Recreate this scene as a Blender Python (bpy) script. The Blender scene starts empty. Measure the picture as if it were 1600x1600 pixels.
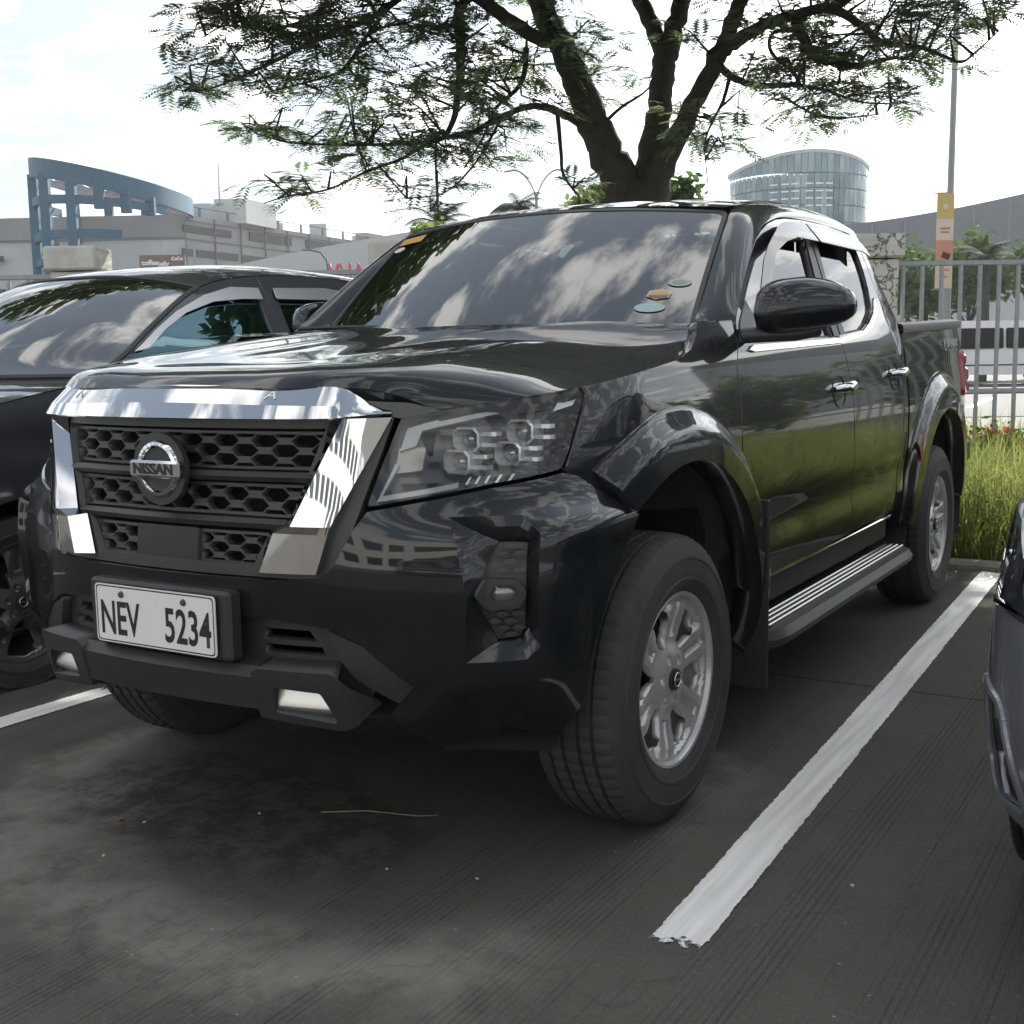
import bpy, math, random
import numpy as np
from mathutils import Vector, Matrix
from mathutils.geometry import delaunay_2d_cdt
rad = math.radians
rng = np.random.default_rng(7); random.seed(7)
scene = bpy.context.scene; COL = scene.collection
# ---------------------------------------------------------------- camera
CAM = np.array([2.1256, -1.9250, 1.2356]); YAW, PITCH, ROLL, FPX = -.54103, -.13148, -.01544, 1889.9
def cam_axes():
    f = np.array([math.sin(YAW)*math.cos(PITCH), math.cos(YAW)*math.cos(PITCH), math.sin(PITCH)])
    r0 = np.array([math.cos(YAW), -math.sin(YAW), 0]); u0 = np.cross(r0, f)
    return math.cos(ROLL)*r0+math.sin(ROLL)*u0, -math.sin(ROLL)*r0+math.cos(ROLL)*u0, f
_r, _u, _f = cam_axes()
cd = bpy.data.cameras.new('camera'); cam = bpy.data.objects.new('camera', cd); COL.objects.link(cam)
cam.matrix_world = Matrix(((_r[0],_u[0],-_f[0],CAM[0]),(_r[1],_u[1],-_f[1],CAM[1]),(_r[2],_u[2],-_f[2],CAM[2]),(0,0,0,1)))
cd.sensor_fit = 'HORIZONTAL'; cd.sensor_width = 36; cd.lens = 36*FPX/1600; cd.clip_start = .05; cd.clip_end = 3000
scene.camera = cam
# heading frame of the camera's standpoint: metres to the right, metres ahead, metres up
FW = np.array([math.sin(YAW), math.cos(YAW)]); RT = np.array([math.cos(YAW), -math.sin(YAW)])
def W(r, f, z=0.): p = CAM[:2]+RT*r+FW*f; return (p[0], p[1], z)
# ---------------------------------------------------------------- light
SUN_EL, SUN_AZ = rad(33), YAW+rad(24)           # azimuth measured from +Y towards +X
sun_dir = Vector((math.sin(SUN_AZ)*math.cos(SUN_EL), math.cos(SUN_AZ)*math.cos(SUN_EL), math.sin(SUN_EL)))
sl = bpy.data.lights.new('sun', 'SUN'); sl.energy = 4.6; sl.angle = rad(.6); sl.color = (1, .95, .86)
so = bpy.data.objects.new('sun', sl); COL.objects.link(so); so.rotation_euler = sun_dir.to_track_quat('Z', 'Y').to_euler(); so.location = (0, 0, 60)
world = bpy.data.worlds.new('World'); scene.world = world; world.use_nodes = True
def sky_nodes():
    nt = world.node_tree; N = nt.nodes; L = nt.links; N.clear()
    out = N.new('ShaderNodeOutputWorld'); bg = N.new('ShaderNodeBackground'); bg.inputs[1].default_value = .06
    sky = N.new('ShaderNodeTexSky'); sky.sky_type = 'NISHITA'; sky.sun_disc = False
    sky.sun_elevation = SUN_EL; sky.sun_rotation = SUN_AZ; sky.air_density = 1.0; sky.dust_density = 1.0; sky.ozone_density = 1.0
    tc = N.new('ShaderNodeTexCoord'); sep = N.new('ShaderNodeSeparateXYZ'); L.new(tc.outputs['Generated'], sep.inputs[0])
    def M(op, a, b=None, c=None):
        m = N.new('ShaderNodeMath'); m.operation = op
        for i, v in enumerate((a, b, c)):
            if v is None: continue
            if hasattr(v, 'links'): L.new(v, m.inputs[i])
            else: m.inputs[i].default_value = v
        return m.outputs[0]
    z = M('MAXIMUM', sep.outputs[2], 0.0); den = M('ADD', z, .12)
    cmb = N.new('ShaderNodeCombineXYZ'); L.new(M('DIVIDE', sep.outputs[0], den), cmb.inputs[0]); L.new(M('DIVIDE', sep.outputs[1], den), cmb.inputs[1])
    n1 = N.new('ShaderNodeTexNoise'); n1.inputs['Scale'].default_value = 3.2; n1.inputs['Detail'].default_value = 9; n1.inputs['Roughness'].default_value = .58; n1.inputs['Distortion'].default_value = .35
    ofs = N.new('ShaderNodeVectorMath'); ofs.inputs[1].default_value = (7, 7, 0); L.new(cmb.outputs[0], ofs.inputs[0]); L.new(ofs.outputs[0], n1.inputs['Vector'])
    mr = N.new('ShaderNodeMapRange'); mr.interpolation_type = 'SMOOTHSTEP'; L.new(n1.outputs[0], mr.inputs[0])
    mr.inputs[1].default_value = .48; mr.inputs[2].default_value = .585
    fac = M('MULTIPLY', mr.outputs[0], .92)
    # clouds are brighter the nearer they lie to the sun: forward scattering
    dot = N.new('ShaderNodeVectorMath'); dot.operation = 'DOT_PRODUCT'; L.new(tc.outputs['Generated'], dot.inputs[0]); dot.inputs[1].default_value = sun_dir
    glow = M('POWER', M('MAXIMUM', M('MULTIPLY_ADD', dot.outputs['Value'], .5, .5), 0), 15.0)
    amt = M('MULTIPLY_ADD', glow, 18.0, 14.5)
    cc = N.new('ShaderNodeVectorMath'); cc.operation = 'SCALE'; cc.inputs[0].default_value = (1.0, .985, .95); L.new(amt, cc.inputs['Scale'])
    hz = M('POWER', M('SUBTRACT', 1.0, z), 2.6)            # pale haze towards the horizon
    hs = N.new('ShaderNodeVectorMath'); hs.operation = 'SCALE'; hs.inputs[0].default_value = (.84, .93, 1.0); L.new(M('MULTIPLY_ADD', glow, 26.0, 6.6), hs.inputs['Scale'])
    mh = N.new('ShaderNodeMix'); mh.data_type = 'RGBA'; L.new(M('MULTIPLY_ADD', hz, .45, .36), mh.inputs[0]); L.new(sky.outputs[0], mh.inputs[6]); L.new(hs.outputs[0], mh.inputs[7])
    mx = N.new('ShaderNodeMix'); mx.data_type = 'RGBA'; L.new(fac, mx.inputs[0]); L.new(mh.outputs[2], mx.inputs[6]); L.new(cc.outputs[0], mx.inputs[7])
    L.new(mx.outputs[2], bg.inputs[0]); L.new(bg.outputs[0], out.inputs[0])
sky_nodes()
vs = scene.view_settings; vs.view_transform = 'Standard'; vs.look = 'None'; vs.exposure = 1.2; vs.gamma = 1.0; vs.use_curve_mapping = False
scene.render.engine = 'CYCLES'; scene.cycles.max_bounces = 8; scene.cycles.transparent_max_bounces = 12
# ---------------------------------------------------------------- helpers
def tag(o, label=None, cat=None, group=None, kind=None):
    for k, v in (('label', label), ('category', cat), ('group', group), ('kind', kind)):
        if v: o[k] = v
    return o
def empty(name, loc=(0, 0, 0), rz=0., parent=None):
    o = bpy.data.objects.new(name, None); COL.objects.link(o); o.location = loc; o.rotation_euler = (0, 0, rz); o.empty_display_size = .2
    if parent: o.parent = parent
    return o
def thing(name, label, cat, loc=(0, 0, 0), rz=0., group=None): return tag(empty(name, loc, rz), label, cat, group)
def link(name, me, parent=None):
    o = bpy.data.objects.new(name, me); COL.objects.link(o)
    if parent: o.parent = parent
    return o
def mesh(name, V, F, mat, parent=None, smooth=True, ang=38, normals=None):
    me = bpy.data.meshes.new(name)
    if isinstance(F, np.ndarray):
        n, k = F.shape
        me.vertices.add(len(V)); me.vertices.foreach_set('co', np.asarray(V, np.float32).ravel())
        me.loops.add(n*k); me.loops.foreach_set('vertex_index', F.astype(np.int32).ravel())
        me.polygons.add(n); me.polygons.foreach_set('loop_start', np.arange(0, n*k, k, dtype=np.int32))
        me.update(calc_edges=True)
    else:
        me.from_pydata([tuple(map(float, v)) for v in V], [], F)
    me.materials.append(mat)
    me.polygons.foreach_set('use_smooth', [smooth]*len(me.polygons))
    if normals is not None: me.normals_split_custom_set_from_vertices([tuple(map(float, n)) for n in normals])
    elif smooth and len(me.polygons) < 60000: me.set_sharp_from_angle(angle=rad(ang))
    me.validate()
    return link(name, me, parent)
class MB:
    def __init__(s): s.V = []; s.F = []
    def add(s, V, F):
        b = len(s.V); s.V += [tuple(map(float, v)) for v in V]; s.F += [tuple(i+b for i in f) for f in F]; return s
    def box(s, c, d, rot=None, bev=0.):
        x, y, z = [q/2 for q in d]
        if bev <= 0:
            P = [(sx*x, sy*y, sz*z) for sz in (-1, 1) for sy in (-1, 1) for sx in (-1, 1)]
            F = [(0,2,3,1),(4,5,7,6),(0,1,5,4),(1,3,7,5),(3,2,6,7),(2,0,4,6)]
        else:
            b = min(bev, .49*min(d)); P = []; F = []
            for sz in (-1, 1):
                for sy in (-1, 1):
                    for sx in (-1, 1):
                        P += [(sx*x, sy*(y-b), sz*(z-b)), (sx*(x-b), sy*y, sz*(z-b)), (sx*(x-b), sy*(y-b), sz*z)]
            I = lambda sx, sy, sz, k: ((sz+1)//2*4+(sy+1)//2*2+(sx+1)//2)*3+k
            for k, (a, bb) in enumerate(((1, 2), (2, 0), (0, 1))):
                for sg in (-1, 1):
                    q = []
                    for (p1, p2) in ((-1,-1),(1,-1),(1,1),(-1,1)):
                        e = [0,0,0]; e[k] = sg; e[a] = p1; e[bb] = p2; q.append(I(*e, k))
                    F.append(tuple(q if sg > 0 else q[::-1]))
            for k, (a, bb) in enumerate(((1, 2), (2, 0), (0, 1))):        # edges along axis k
                for p1 in (-1, 1):
                    for p2 in (-1, 1):
                        e0 = [0,0,0]; e1 = [0,0,0]; e0[k] = -1; e1[k] = 1
                        for e in (e0, e1): e[a] = p1; e[bb] = p2
                        q = (I(*e0, a), I(*e1, a), I(*e1, bb), I(*e0, bb)); F.append(q if p1*p2 > 0 else q[::-1])
            for sz in (-1, 1):
                for sy in (-1, 1):
                    for sx in (-1, 1):
                        q = (I(sx,sy,sz,0), I(sx,sy,sz,1), I(sx,sy,sz,2)); F.append(q if sx*sy*sz > 0 else q[::-1])
        R = rot if rot is not None else Matrix.Identity(3)
        return s.add([tuple(R @ Vector(p) + Vector(c)) for p in P], F)
    def tube(s, path, r, n=8, cap=True):
        P = [Vector(p) for p in path]; r = [r]*len(P) if np.isscalar(r) else r; V = []; F = []; up = Vector((0, 0, 1)); prev = None
        for i, p in enumerate(P):
            t = (P[min(i+1, len(P)-1)]-P[max(i-1, 0)]).normalized()
            if prev is None: a = t.cross(up if abs(t.z) < .95 else Vector((1, 0, 0))).normalized()
            else:
                a = prev-t*prev.dot(t); a = a.normalized() if a.length > 1e-6 else t.orthogonal().normalized()
            prev = a; b = t.cross(a)
            for k in range(n): w = 2*math.pi*k/n; V.append(p+(a*math.cos(w)+b*math.sin(w))*r[i])
        for i in range(len(P)-1):
            for k in range(n): F.append((i*n+k, i*n+(k+1) % n, (i+1)*n+(k+1) % n, (i+1)*n+k))
        if cap: F.append(tuple(range(n))[::-1]); F.append(tuple(range((len(P)-1)*n, len(P)*n)))
        return s.add([tuple(v) for v in V], F)
    def lathe(s, prof, n=48, fn=None, M=None):
        """prof: (radius, axial x) pairs, turned round the x axis"""
        V = []; F = []; m = len(prof)
        for k in range(n):
            w = 2*math.pi*k/n
            for j, (r, x) in enumerate(prof):
                rr = fn(k, j, r) if fn else r
                V.append((x, rr*math.cos(w), rr*math.sin(w)))
        for k in range(n):
            for j in range(m-1): F.append((k*m+j, ((k+1) % n)*m+j, ((k+1) % n)*m+j+1, k*m+j+1))
        if M is not None: V = [tuple(M @ Vector(v)) for v in V]
        return s.add(V, F)
    def grid(s, P, flip=False):
        P = np.asarray(P); a, b = P.shape[:2]; F = []
        for i in range(a-1):
            for j in range(b-1):
                q = (i*b+j, (i+1)*b+j, (i+1)*b+j+1, i*b+j+1); F.append(q[::-1] if flip else q)
        return s.add(P.reshape(-1, 3), F)
    def prism(s, poly, fn, d0, d1):
        """poly in 2-D, fn(a,b,d) -> 3-D"""
        n = len(poly); V = [fn(a, b, d0) for a, b in poly]+[fn(a, b, d1) for a, b in poly]
        F = [tuple(range(n))[::-1], tuple(range(n, 2*n))]+[(i, (i+1) % n, n+(i+1) % n, n+i) for i in range(n)]
        return s.add(V, F)
    def build(s, name, mat, parent=None, smooth=True, ang=38): return mesh(name, s.V, s.F, mat, parent, smooth, ang)
def inset(poly, d):
    """convex counter-clockwise outline moved inwards by d (one number, or one per edge)"""
    n = len(poly); d = [d]*n if np.isscalar(d) else d; L = []
    for i in range(n):
        a, b = np.array(poly[i], float), np.array(poly[(i+1) % n], float); t = (b-a)/np.linalg.norm(b-a); L.append((a+np.array([-t[1], t[0]])*d[i], t))
    out = []
    for i in range(n):
        (p, t), (q, s) = L[i-1], L[i]; den = t[0]*s[1]-t[1]*s[0]; k = ((q-p)[0]*s[1]-(q-p)[1]*s[0])/den; out.append(tuple(p+t*k))
    return out
def rnd(poly, r, n=4):
    out = []; m = len(poly); rs = [r]*m if np.isscalar(r) else r
    for i in range(m):
        p = np.array(poly[i], float); a = np.array(poly[i-1], float)-p; b = np.array(poly[(i+1) % m], float)-p
        la, lb = np.linalg.norm(a), np.linalg.norm(b); q = min(rs[i], .45*la, .45*lb)
        if q < 1e-4: out.append(tuple(p)); continue
        a = p+a/la*q; b = p+b/lb*q
        for k in range(n+1): t = k/n; out.append(tuple((1-t)**2*a+2*t*(1-t)*p+t*t*b))
    return out
def inside(P, poly):
    P = np.asarray(P); x, y = P[:, 0], P[:, 1]; c = np.zeros(len(P), bool); q = np.asarray(poly); j = len(q)-1
    for i in range(len(q)):
        xi, yi = q[i]; xj, yj = q[j]
        if yi != yj:
            c ^= ((yi > y) != (yj > y)) & (x < (xj-xi)*(y-yi)/(yj-yi)+xi)
        j = i
    return c
def segdist(P, poly, closed=True):
    P = np.asarray(P, float); q = np.asarray(poly, float); d = np.full(len(P), 1e9)
    for i in range(len(q) if closed else len(q)-1):
        a = q[i]; b = q[(i+1) % len(q)]; ab = b-a; L2 = ab@ab
        if L2 < 1e-14: continue
        t = np.clip((P-a)@ab/L2, 0, 1); d = np.minimum(d, np.linalg.norm(P-a-t[:, None]*ab, axis=1))
    return d
def resample(poly, sp):
    out = []; q = np.asarray(poly, float)
    for i in range(len(q)):
        a, b = q[i], q[(i+1) % len(q)]; L = np.linalg.norm(b-a)
        if L < 1e-6: continue
        k = max(1, int(round(L/sp)))
        for j in range(k): out.append(a+(b-a)*j/k)
    return np.array(out)
def panel(name, surf, poly, mat, parent=None, sp=.03, th=.012, holes=(), off=0., mirror=False, creases=()):
    """a curved sheet: a 2-D outline on a surface, meshed finely, with the surface's own normals and a turned-in edge"""
    loops = [resample(poly, sp)]+[resample(h, sp) for h in holes]
    q = np.concatenate(loops); lo, hi = q.min(0), q.max(0)
    gx = np.arange(lo[0]+sp*.5, hi[0], sp); gy = np.arange(lo[1]+sp*.5, hi[1], sp*.87)
    G = np.array([(x+(sp*.5 if j % 2 else 0), y) for j, y in enumerate(gy) for x in gx]).reshape(-1, 2)
    if len(G):
        m = inside(G, loops[0])
        for h in loops[1:]: m &= ~inside(G, h)
        G = G[m]
    if len(G):
        d = np.full(len(G), 1e9)
        for l in loops: d = np.minimum(d, segdist(G, l))
        for l, cl in creases: d = np.minimum(d, segdist(G, l, cl)*1.2)
        G = G[d > .45*sp]
    E = []; b = 0
    for l in loops: n = len(l); E += [(b+i, b+(i+1) % n) for i in range(n)]; b += n
    for l, cl in creases:
        l = resample(l, sp*.7) if cl else np.vstack([resample(l, sp*.7)[:-max(1, int(round(np.linalg.norm(np.array(l[-1])-np.array(l[0]))/(sp*.7))))], [l[-1]]])
        n = len(l); E += [(b+i, b+(i+1) % n) for i in range(n if cl else n-1)]; q = np.concatenate([q, l]); b += n
    A = np.concatenate([q, G])
    r = delaunay_2d_cdt([Vector(p) for p in A], E, [], 0, 1e-6)
    A = np.array([tuple(v) for v in r[0]]); T = np.array([t for t in r[2] if len(t) == 3])
    c = A[T].mean(1); m = inside(c, loops[0])
    for h in loops[1:]: m &= ~inside(c, h)
    T = T[m]
    a0 = A[T[:, 0]]; cr2 = (A[T[:, 1]]-a0)[:, 0]*(A[T[:, 2]]-a0)[:, 1]-(A[T[:, 1]]-a0)[:, 1]*(A[T[:, 2]]-a0)[:, 0]
    T[cr2 < 0] = T[cr2 < 0][:, ::-1]; T = T[np.abs(cr2) > 1e-12]
    S = lambda P: surf(P[:, 0], P[:, 1], off(P[:, 0], P[:, 1]) if callable(off) else off)
    e = min(2e-3, sp*.06); V = S(A)
    N = np.cross(S(A+[e, 0])-S(A-[e, 0]), S(A+[0, e])-S(A-[0, e])); N /= np.linalg.norm(N, axis=1)[:, None]+1e-12
    cnt = {}
    for t in T:
        for i, j in ((t[0], t[1]), (t[1], t[2]), (t[2], t[0])):
            k = (min(i, j), max(i, j)); cnt[k] = None if k in cnt else (i, j)
    F = [tuple(int(i) for i in t) for t in T]; V2 = [*V]; N2 = [*N]
    if th > 0:
        base = len(V2); ids = {}; 
        for k, ij in cnt.items():
            if ij is None: continue
            i, j = ij; d = V[j]-V[i]; n = np.cross(d, (N[i]+N[j])/2); n /= np.linalg.norm(n)+1e-12
            for w in (i, j):
                ids.setdefault(w, []).append(n)
        loc = {}
        for w, ns in ids.items():
            n = np.mean(ns, 0); n /= np.linalg.norm(n)+1e-12
            loc[w] = len(V2); V2 += [V[w], V[w]-N[w]*th]; N2 += [(n+N[w])*.7071, n]
        for k, ij in cnt.items():
            if ij is None: continue
            i, j = ij; F.append((int(loc[j]), int(loc[i]), int(loc[i]+1), int(loc[j]+1)))
    V2 = np.array(V2); N2 = np.array(N2)
    if mirror: V2 = V2*[-1, 1, 1]; N2 = N2*[-1, 1, 1]; F = [f[::-1] for f in F]
    return mesh(name, V2, F, mat, parent, True, normals=N2)
def text_mesh(name, body, size, mat, parent=None, loc=(0,0,0), rot=(0,0,0), sx=1., depth=.0, align='CENTER', bold=0., shear=0.):
    cu = bpy.data.curves.new(name, 'FONT'); cu.body = body; cu.size = size; cu.align_x = align; cu.align_y = 'CENTER'; cu.extrude = depth; cu.offset = bold; cu.resolution_u = 3; cu.shear = shear
    t = bpy.data.objects.new(name, cu); COL.objects.link(t)
    me = bpy.data.meshes.new_from_object(t.evaluated_get(bpy.context.evaluated_depsgraph_get())); bpy.data.objects.remove(t); bpy.data.curves.remove(cu)
    M = Matrix.LocRotScale(Vector(loc), Matrix.Identity(3).to_quaternion() if rot == (0,0,0) else __import__('mathutils').Euler(rot).to_quaternion(), Vector((sx, 1, 1)))
    me.transform(M); me.materials.clear(); me.materials.append(mat); me.name = name
    return link(name, me, parent)
def copy_tree(o, parent=None):
    c = o.copy(); COL.objects.link(c); c.parent = parent
    for ch in o.children: copy_tree(ch, c)
    return c
# ---------------------------------------------------------------- materials
def mat(name, col=(.5, .5, .5), rough=.5, metal=0., coat=0., spec=.5, noise=0., nscale=20., bump=0., bscale=200., alpha=1., dust=0., col2=None, crough=.03, ior=None, trans=0., emit=None):
    m = bpy.data.materials.new(name); m.use_nodes = True; nt = m.node_tree; N = nt.nodes; L = nt.links; b = N['Principled BSDF']
    b.inputs['Base Color'].default_value = (*col, 1); b.inputs['Roughness'].default_value = rough; b.inputs['Metallic'].default_value = metal
    b.inputs['Coat Weight'].default_value = coat; b.inputs['Coat Roughness'].default_value = crough; b.inputs['Specular IOR Level'].default_value = spec; b.inputs['Alpha'].default_value = alpha
    if ior: b.inputs['IOR'].default_value = ior
    if trans: b.inputs['Transmission Weight'].default_value = trans
    if emit: b.inputs['Emission Color'].default_value = (*emit, 1); b.inputs['Emission Strength'].default_value = 1
    if noise or bump or dust: tc = N.new('ShaderNodeTexCoord')
    if noise:
        n = N.new('ShaderNodeTexNoise'); n.inputs['Scale'].default_value = nscale; n.inputs['Detail'].default_value = 7; n.inputs['Roughness'].default_value = .65; L.new(tc.outputs['Object'], n.inputs['Vector'])
        mr = N.new('ShaderNodeMapRange'); L.new(n.outputs[0], mr.inputs[0]); mr.inputs[1].default_value = .3; mr.inputs[2].default_value = .7
        mx = N.new('ShaderNodeMix'); mx.data_type = 'RGBA'; L.new(mr.outputs[0], mx.inputs[0])
        c2 = col2 or tuple(c*(1+noise) for c in col); c1 = col if col2 else tuple(c*(1-noise) for c in col)
        mx.inputs[6].default_value = (*c1, 1); mx.inputs[7].default_value = (*c2, 1); L.new(mx.outputs[2], b.inputs['Base Color'])
    if bump:
        n = N.new('ShaderNodeTexNoise'); n.inputs['Scale'].default_value = bscale; n.inputs['Detail'].default_value = 5; L.new(tc.outputs['Object'], n.inputs['Vector'])
        bp = N.new('ShaderNodeBump'); bp.inputs['Strength'].default_value = bump; bp.inputs['Distance'].default_value = .01; L.new(n.outputs[0], bp.inputs['Height']); L.new(bp.outputs[0], b.inputs['Normal'])
    if dust:     # thin film of road dust, its tone also lifting the blacks: blotchy, rougher, paler
        n = N.new('ShaderNodeTexNoise'); n.inputs['Scale'].default_value = 6; n.inputs['Detail'].default_value = 8; n.inputs['Roughness'].default_value = .7; L.new(tc.outputs['Object'], n.inputs['Vector'])
        mr = N.new('ShaderNodeMapRange'); L.new(n.outputs[0], mr.inputs[0]); mr.inputs[1].default_value = .35; mr.inputs[2].default_value = .8; mr.inputs[3].default_value = dust*.35; mr.inputs[4].default_value = dust
        d = N.new('ShaderNodeBsdfDiffuse'); d.inputs[0].default_value = (.24, .24, .23, 1)
        ms = N.new('ShaderNodeMixShader'); L.new(mr.outputs[0], ms.inputs[0]); L.new(b.outputs[0], ms.inputs[1]); L.new(d.outputs[0], ms.inputs[2]); L.new(ms.outputs[0], N['Material Output'].inputs[0])
    return m
def glass(name, tint, ior=1.7, rough=0., film=(1, 1, 1)):
    m = bpy.data.materials.new(name); m.use_nodes = True; N = m.node_tree.nodes; L = m.node_tree.links; N.remove(N['Principled BSDF'])
    t = N.new('ShaderNodeBsdfTransparent'); t.inputs[0].default_value = (*tint, 1); g = N.new('ShaderNodeBsdfGlossy'); g.inputs['Roughness'].default_value = rough; g.inputs[0].default_value = (*film, 1)
    f = N.new('ShaderNodeFresnel'); f.inputs[0].default_value = ior; x = N.new('ShaderNodeMixShader')
    L.new(f.outputs[0], x.inputs[0]); L.new(t.outputs[0], x.inputs[1]); L.new(g.outputs[0], x.inputs[2]); L.new(x.outputs[0], N['Material Output'].inputs[0]); return m
def leaf(name, c1, c2, tr=.45):
    m = bpy.data.materials.new(name); m.use_nodes = True; N = m.node_tree.nodes; L = m.node_tree.links; N.remove(N['Principled BSDF'])
    tc = N.new('ShaderNodeTexCoord'); n = N.new('ShaderNodeTexNoise'); n.inputs['Scale'].default_value = 1.7; n.inputs['Detail'].default_value = 6; L.new(tc.outputs['Object'], n.inputs['Vector'])
    mr = N.new('ShaderNodeMapRange'); L.new(n.outputs[0], mr.inputs[0]); mr.inputs[1].default_value = .35; mr.inputs[2].default_value = .65
    mx = N.new('ShaderNodeMix'); mx.data_type = 'RGBA'; L.new(mr.outputs[0], mx.inputs[0]); mx.inputs[6].default_value = (*c1, 1); mx.inputs[7].default_value = (*c2, 1)
    d = N.new('ShaderNodeBsdfPrincipled'); d.inputs['Roughness'].default_value = .75; d.inputs['Specular IOR Level'].default_value = .05; t = N.new('ShaderNodeBsdfTranslucent'); x = N.new('ShaderNodeMixShader'); x.inputs[0].default_value = tr
    L.new(mx.outputs[2], d.inputs['Base Color']); L.new(mx.outputs[2], t.inputs[0]); L.new(d.outputs[0], x.inputs[1]); L.new(t.outputs[0], x.inputs[2]); L.new(x.outputs[0], N['Material Output'].inputs[0]); return m
PAINT = mat('black_paint', (.003, .0055, .0075), .35, coat=1., spec=.06, dust=.042)  # part road dust, part painted veil that lifts the blacks like glare
GUIDE = mat('light_guide', (.36, .38, .39), .2, metal=.3, coat=.5); FOGL = mat('fog_glass', (.20, .20, .20), .15, metal=.5, coat=.6); SMOKE = mat('smoked_plastic', (.010, .010, .012), .22, coat=.35, spec=.15)
PROJ = mat('projector_chrome', (.72, .74, .74), .28, metal=.25, coat=.5)
PAINT2 = mat('dark_grey_paint', (.050, .054, .062), .35, metal=.4, coat=1., spec=.1, dust=.04)
PAINT3 = mat('slate_paint', (.15, .158, .18), .35, metal=.5, coat=1., dust=.04)
CHROME = mat('chrome', (.60, .61, .63), .03, metal=1.)
SATIN = mat('satin_metal', (.62, .62, .61), .35, metal=1.)
PLASTIC = mat('black_plastic', (.018, .019, .020), .42, noise=.15, nscale=60, bump=.06, bscale=900, dust=.08)
GRILLEM = mat('grille_plastic', (.020, .021, .022), .38, dust=.16)
VOID = mat('dark_void', (.004, .004, .004), .9)
RUBBER = mat('tyre_rubber', (.020, .020, .020), .75, noise=.25, nscale=14, bump=.12, bscale=350, dust=.15)
ALLOY = mat('alloy_silver', (.47, .47, .465), .36, metal=.45, coat=.35, noise=.04, nscale=30, dust=.06)
ALLOYD = mat('alloy_dark', (.03, .03, .032), .35, metal=.3, coat=.6)
GLASS = glass('tinted_glass', (.10, .12, .12), 2.6)
GLASSB = glass('blue_tinted_glass', (.10, .22, .25), 2.3, film=(.55, .90, 1.0))
GLASSD = glass('dark_tinted_glass', (.05, .06, .06), 1.5)
LENS = glass('clear_lens', (.90, .92, .92), 1.45)
LAMPIN = mat('lamp_housing', (.045, .047, .05), .3, coat=.4)
CLEAR = mat('clear_plastic', (.62, .65, .66), .16, metal=.5)
RED = mat('red_lens', (.35, .01, .012), .12, coat=1.)
WHITEP = mat('white_enamel', (.74, .75, .73), .4, coat=.3, noise=.03, nscale=8)
INK = mat('black_ink', (.015, .016, .02), .5)
SEATM = mat('dark_fabric', (.03, .03, .032), .85, bump=.2, bscale=500)
import numpy as np
# ---------------------------------------------------------------- surfaces of the pickup
def cr(xs, ys, t):
    """monotone-ish cubic (Catmull-Rom tangents) interpolation of ys (n,...) at knots xs"""
    xs=np.asarray(xs,float); ys=np.asarray(ys,float); t=np.clip(np.asarray(t,float),xs[0],xs[-1])
    m=np.gradient(ys,xs,axis=0)
    i=np.clip(np.searchsorted(xs,t)-1,0,len(xs)-2)
    h=xs[i+1]-xs[i]; s=(t-xs[i])/h
    e=(slice(None),)*t.ndim+(None,)*(ys.ndim-1)
    s=s[e]; h=h[e]
    return ((2*s**3-3*s**2+1)*ys[i]+(s**3-2*s**2+s)*h*m[i]+(3*s**2-2*s**3)*ys[i+1]+(s**3-s**2)*h*m[i+1])
FZ=[.33,.40,.50,.65,.78,.87,.905,1.02,1.12,1.19]
FU=[0,.2,.4,.56,.71,.82,.90,1.0,1.2]
FP=np.array([
 [(0,.19),(.2,.20),(.4,.23),(.55,.28),(.67,.35),(.76,.41),(.82,.46),(.85,.53),(.86,.74)],
 [(0,.10),(.2,.11),(.4,.14),(.55,.19),(.69,.27),(.78,.33),(.84,.39),(.875,.47),(.885,.72)],
 [(0,.055),(.2,.065),(.4,.095),(.55,.145),(.70,.22),(.80,.28),(.86,.34),(.895,.43),(.905,.70)],
 [(0,.04),(.2,.05),(.4,.08),(.55,.13),(.70,.20),(.80,.25),(.865,.305),(.905,.41),(.918,.70)],
 [(0,.04),(.2,.05),(.4,.08),(.55,.13),(.70,.20),(.80,.25),(.87,.305),(.91,.41),(.925,.70)],
 [(0,.05),(.2,.06),(.4,.09),(.55,.145),(.69,.215),(.79,.27),(.86,.33),(.905,.43),(.925,.70)],
 [(0,.053),(.2,.063),(.4,.097),(.545,.152),(.675,.228),(.765,.295),(.83,.365),(.875,.46),(.907,.70)],
 [(0,.06),(.2,.07),(.4,.108),(.535,.182),(.645,.262),(.73,.325),(.80,.40),(.85,.49),(.897,.70)],
 [(0,.075),(.2,.085),(.4,.125),(.525,.207),(.632,.285),(.725,.357),(.80,.43),(.85,.52),(.889,.72)],
 [(0,.10),(.2,.11),(.4,.15),(.515,.225),(.625,.302),(.72,.365),(.79,.45),(.84,.54),(.88,.74)]])
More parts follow.
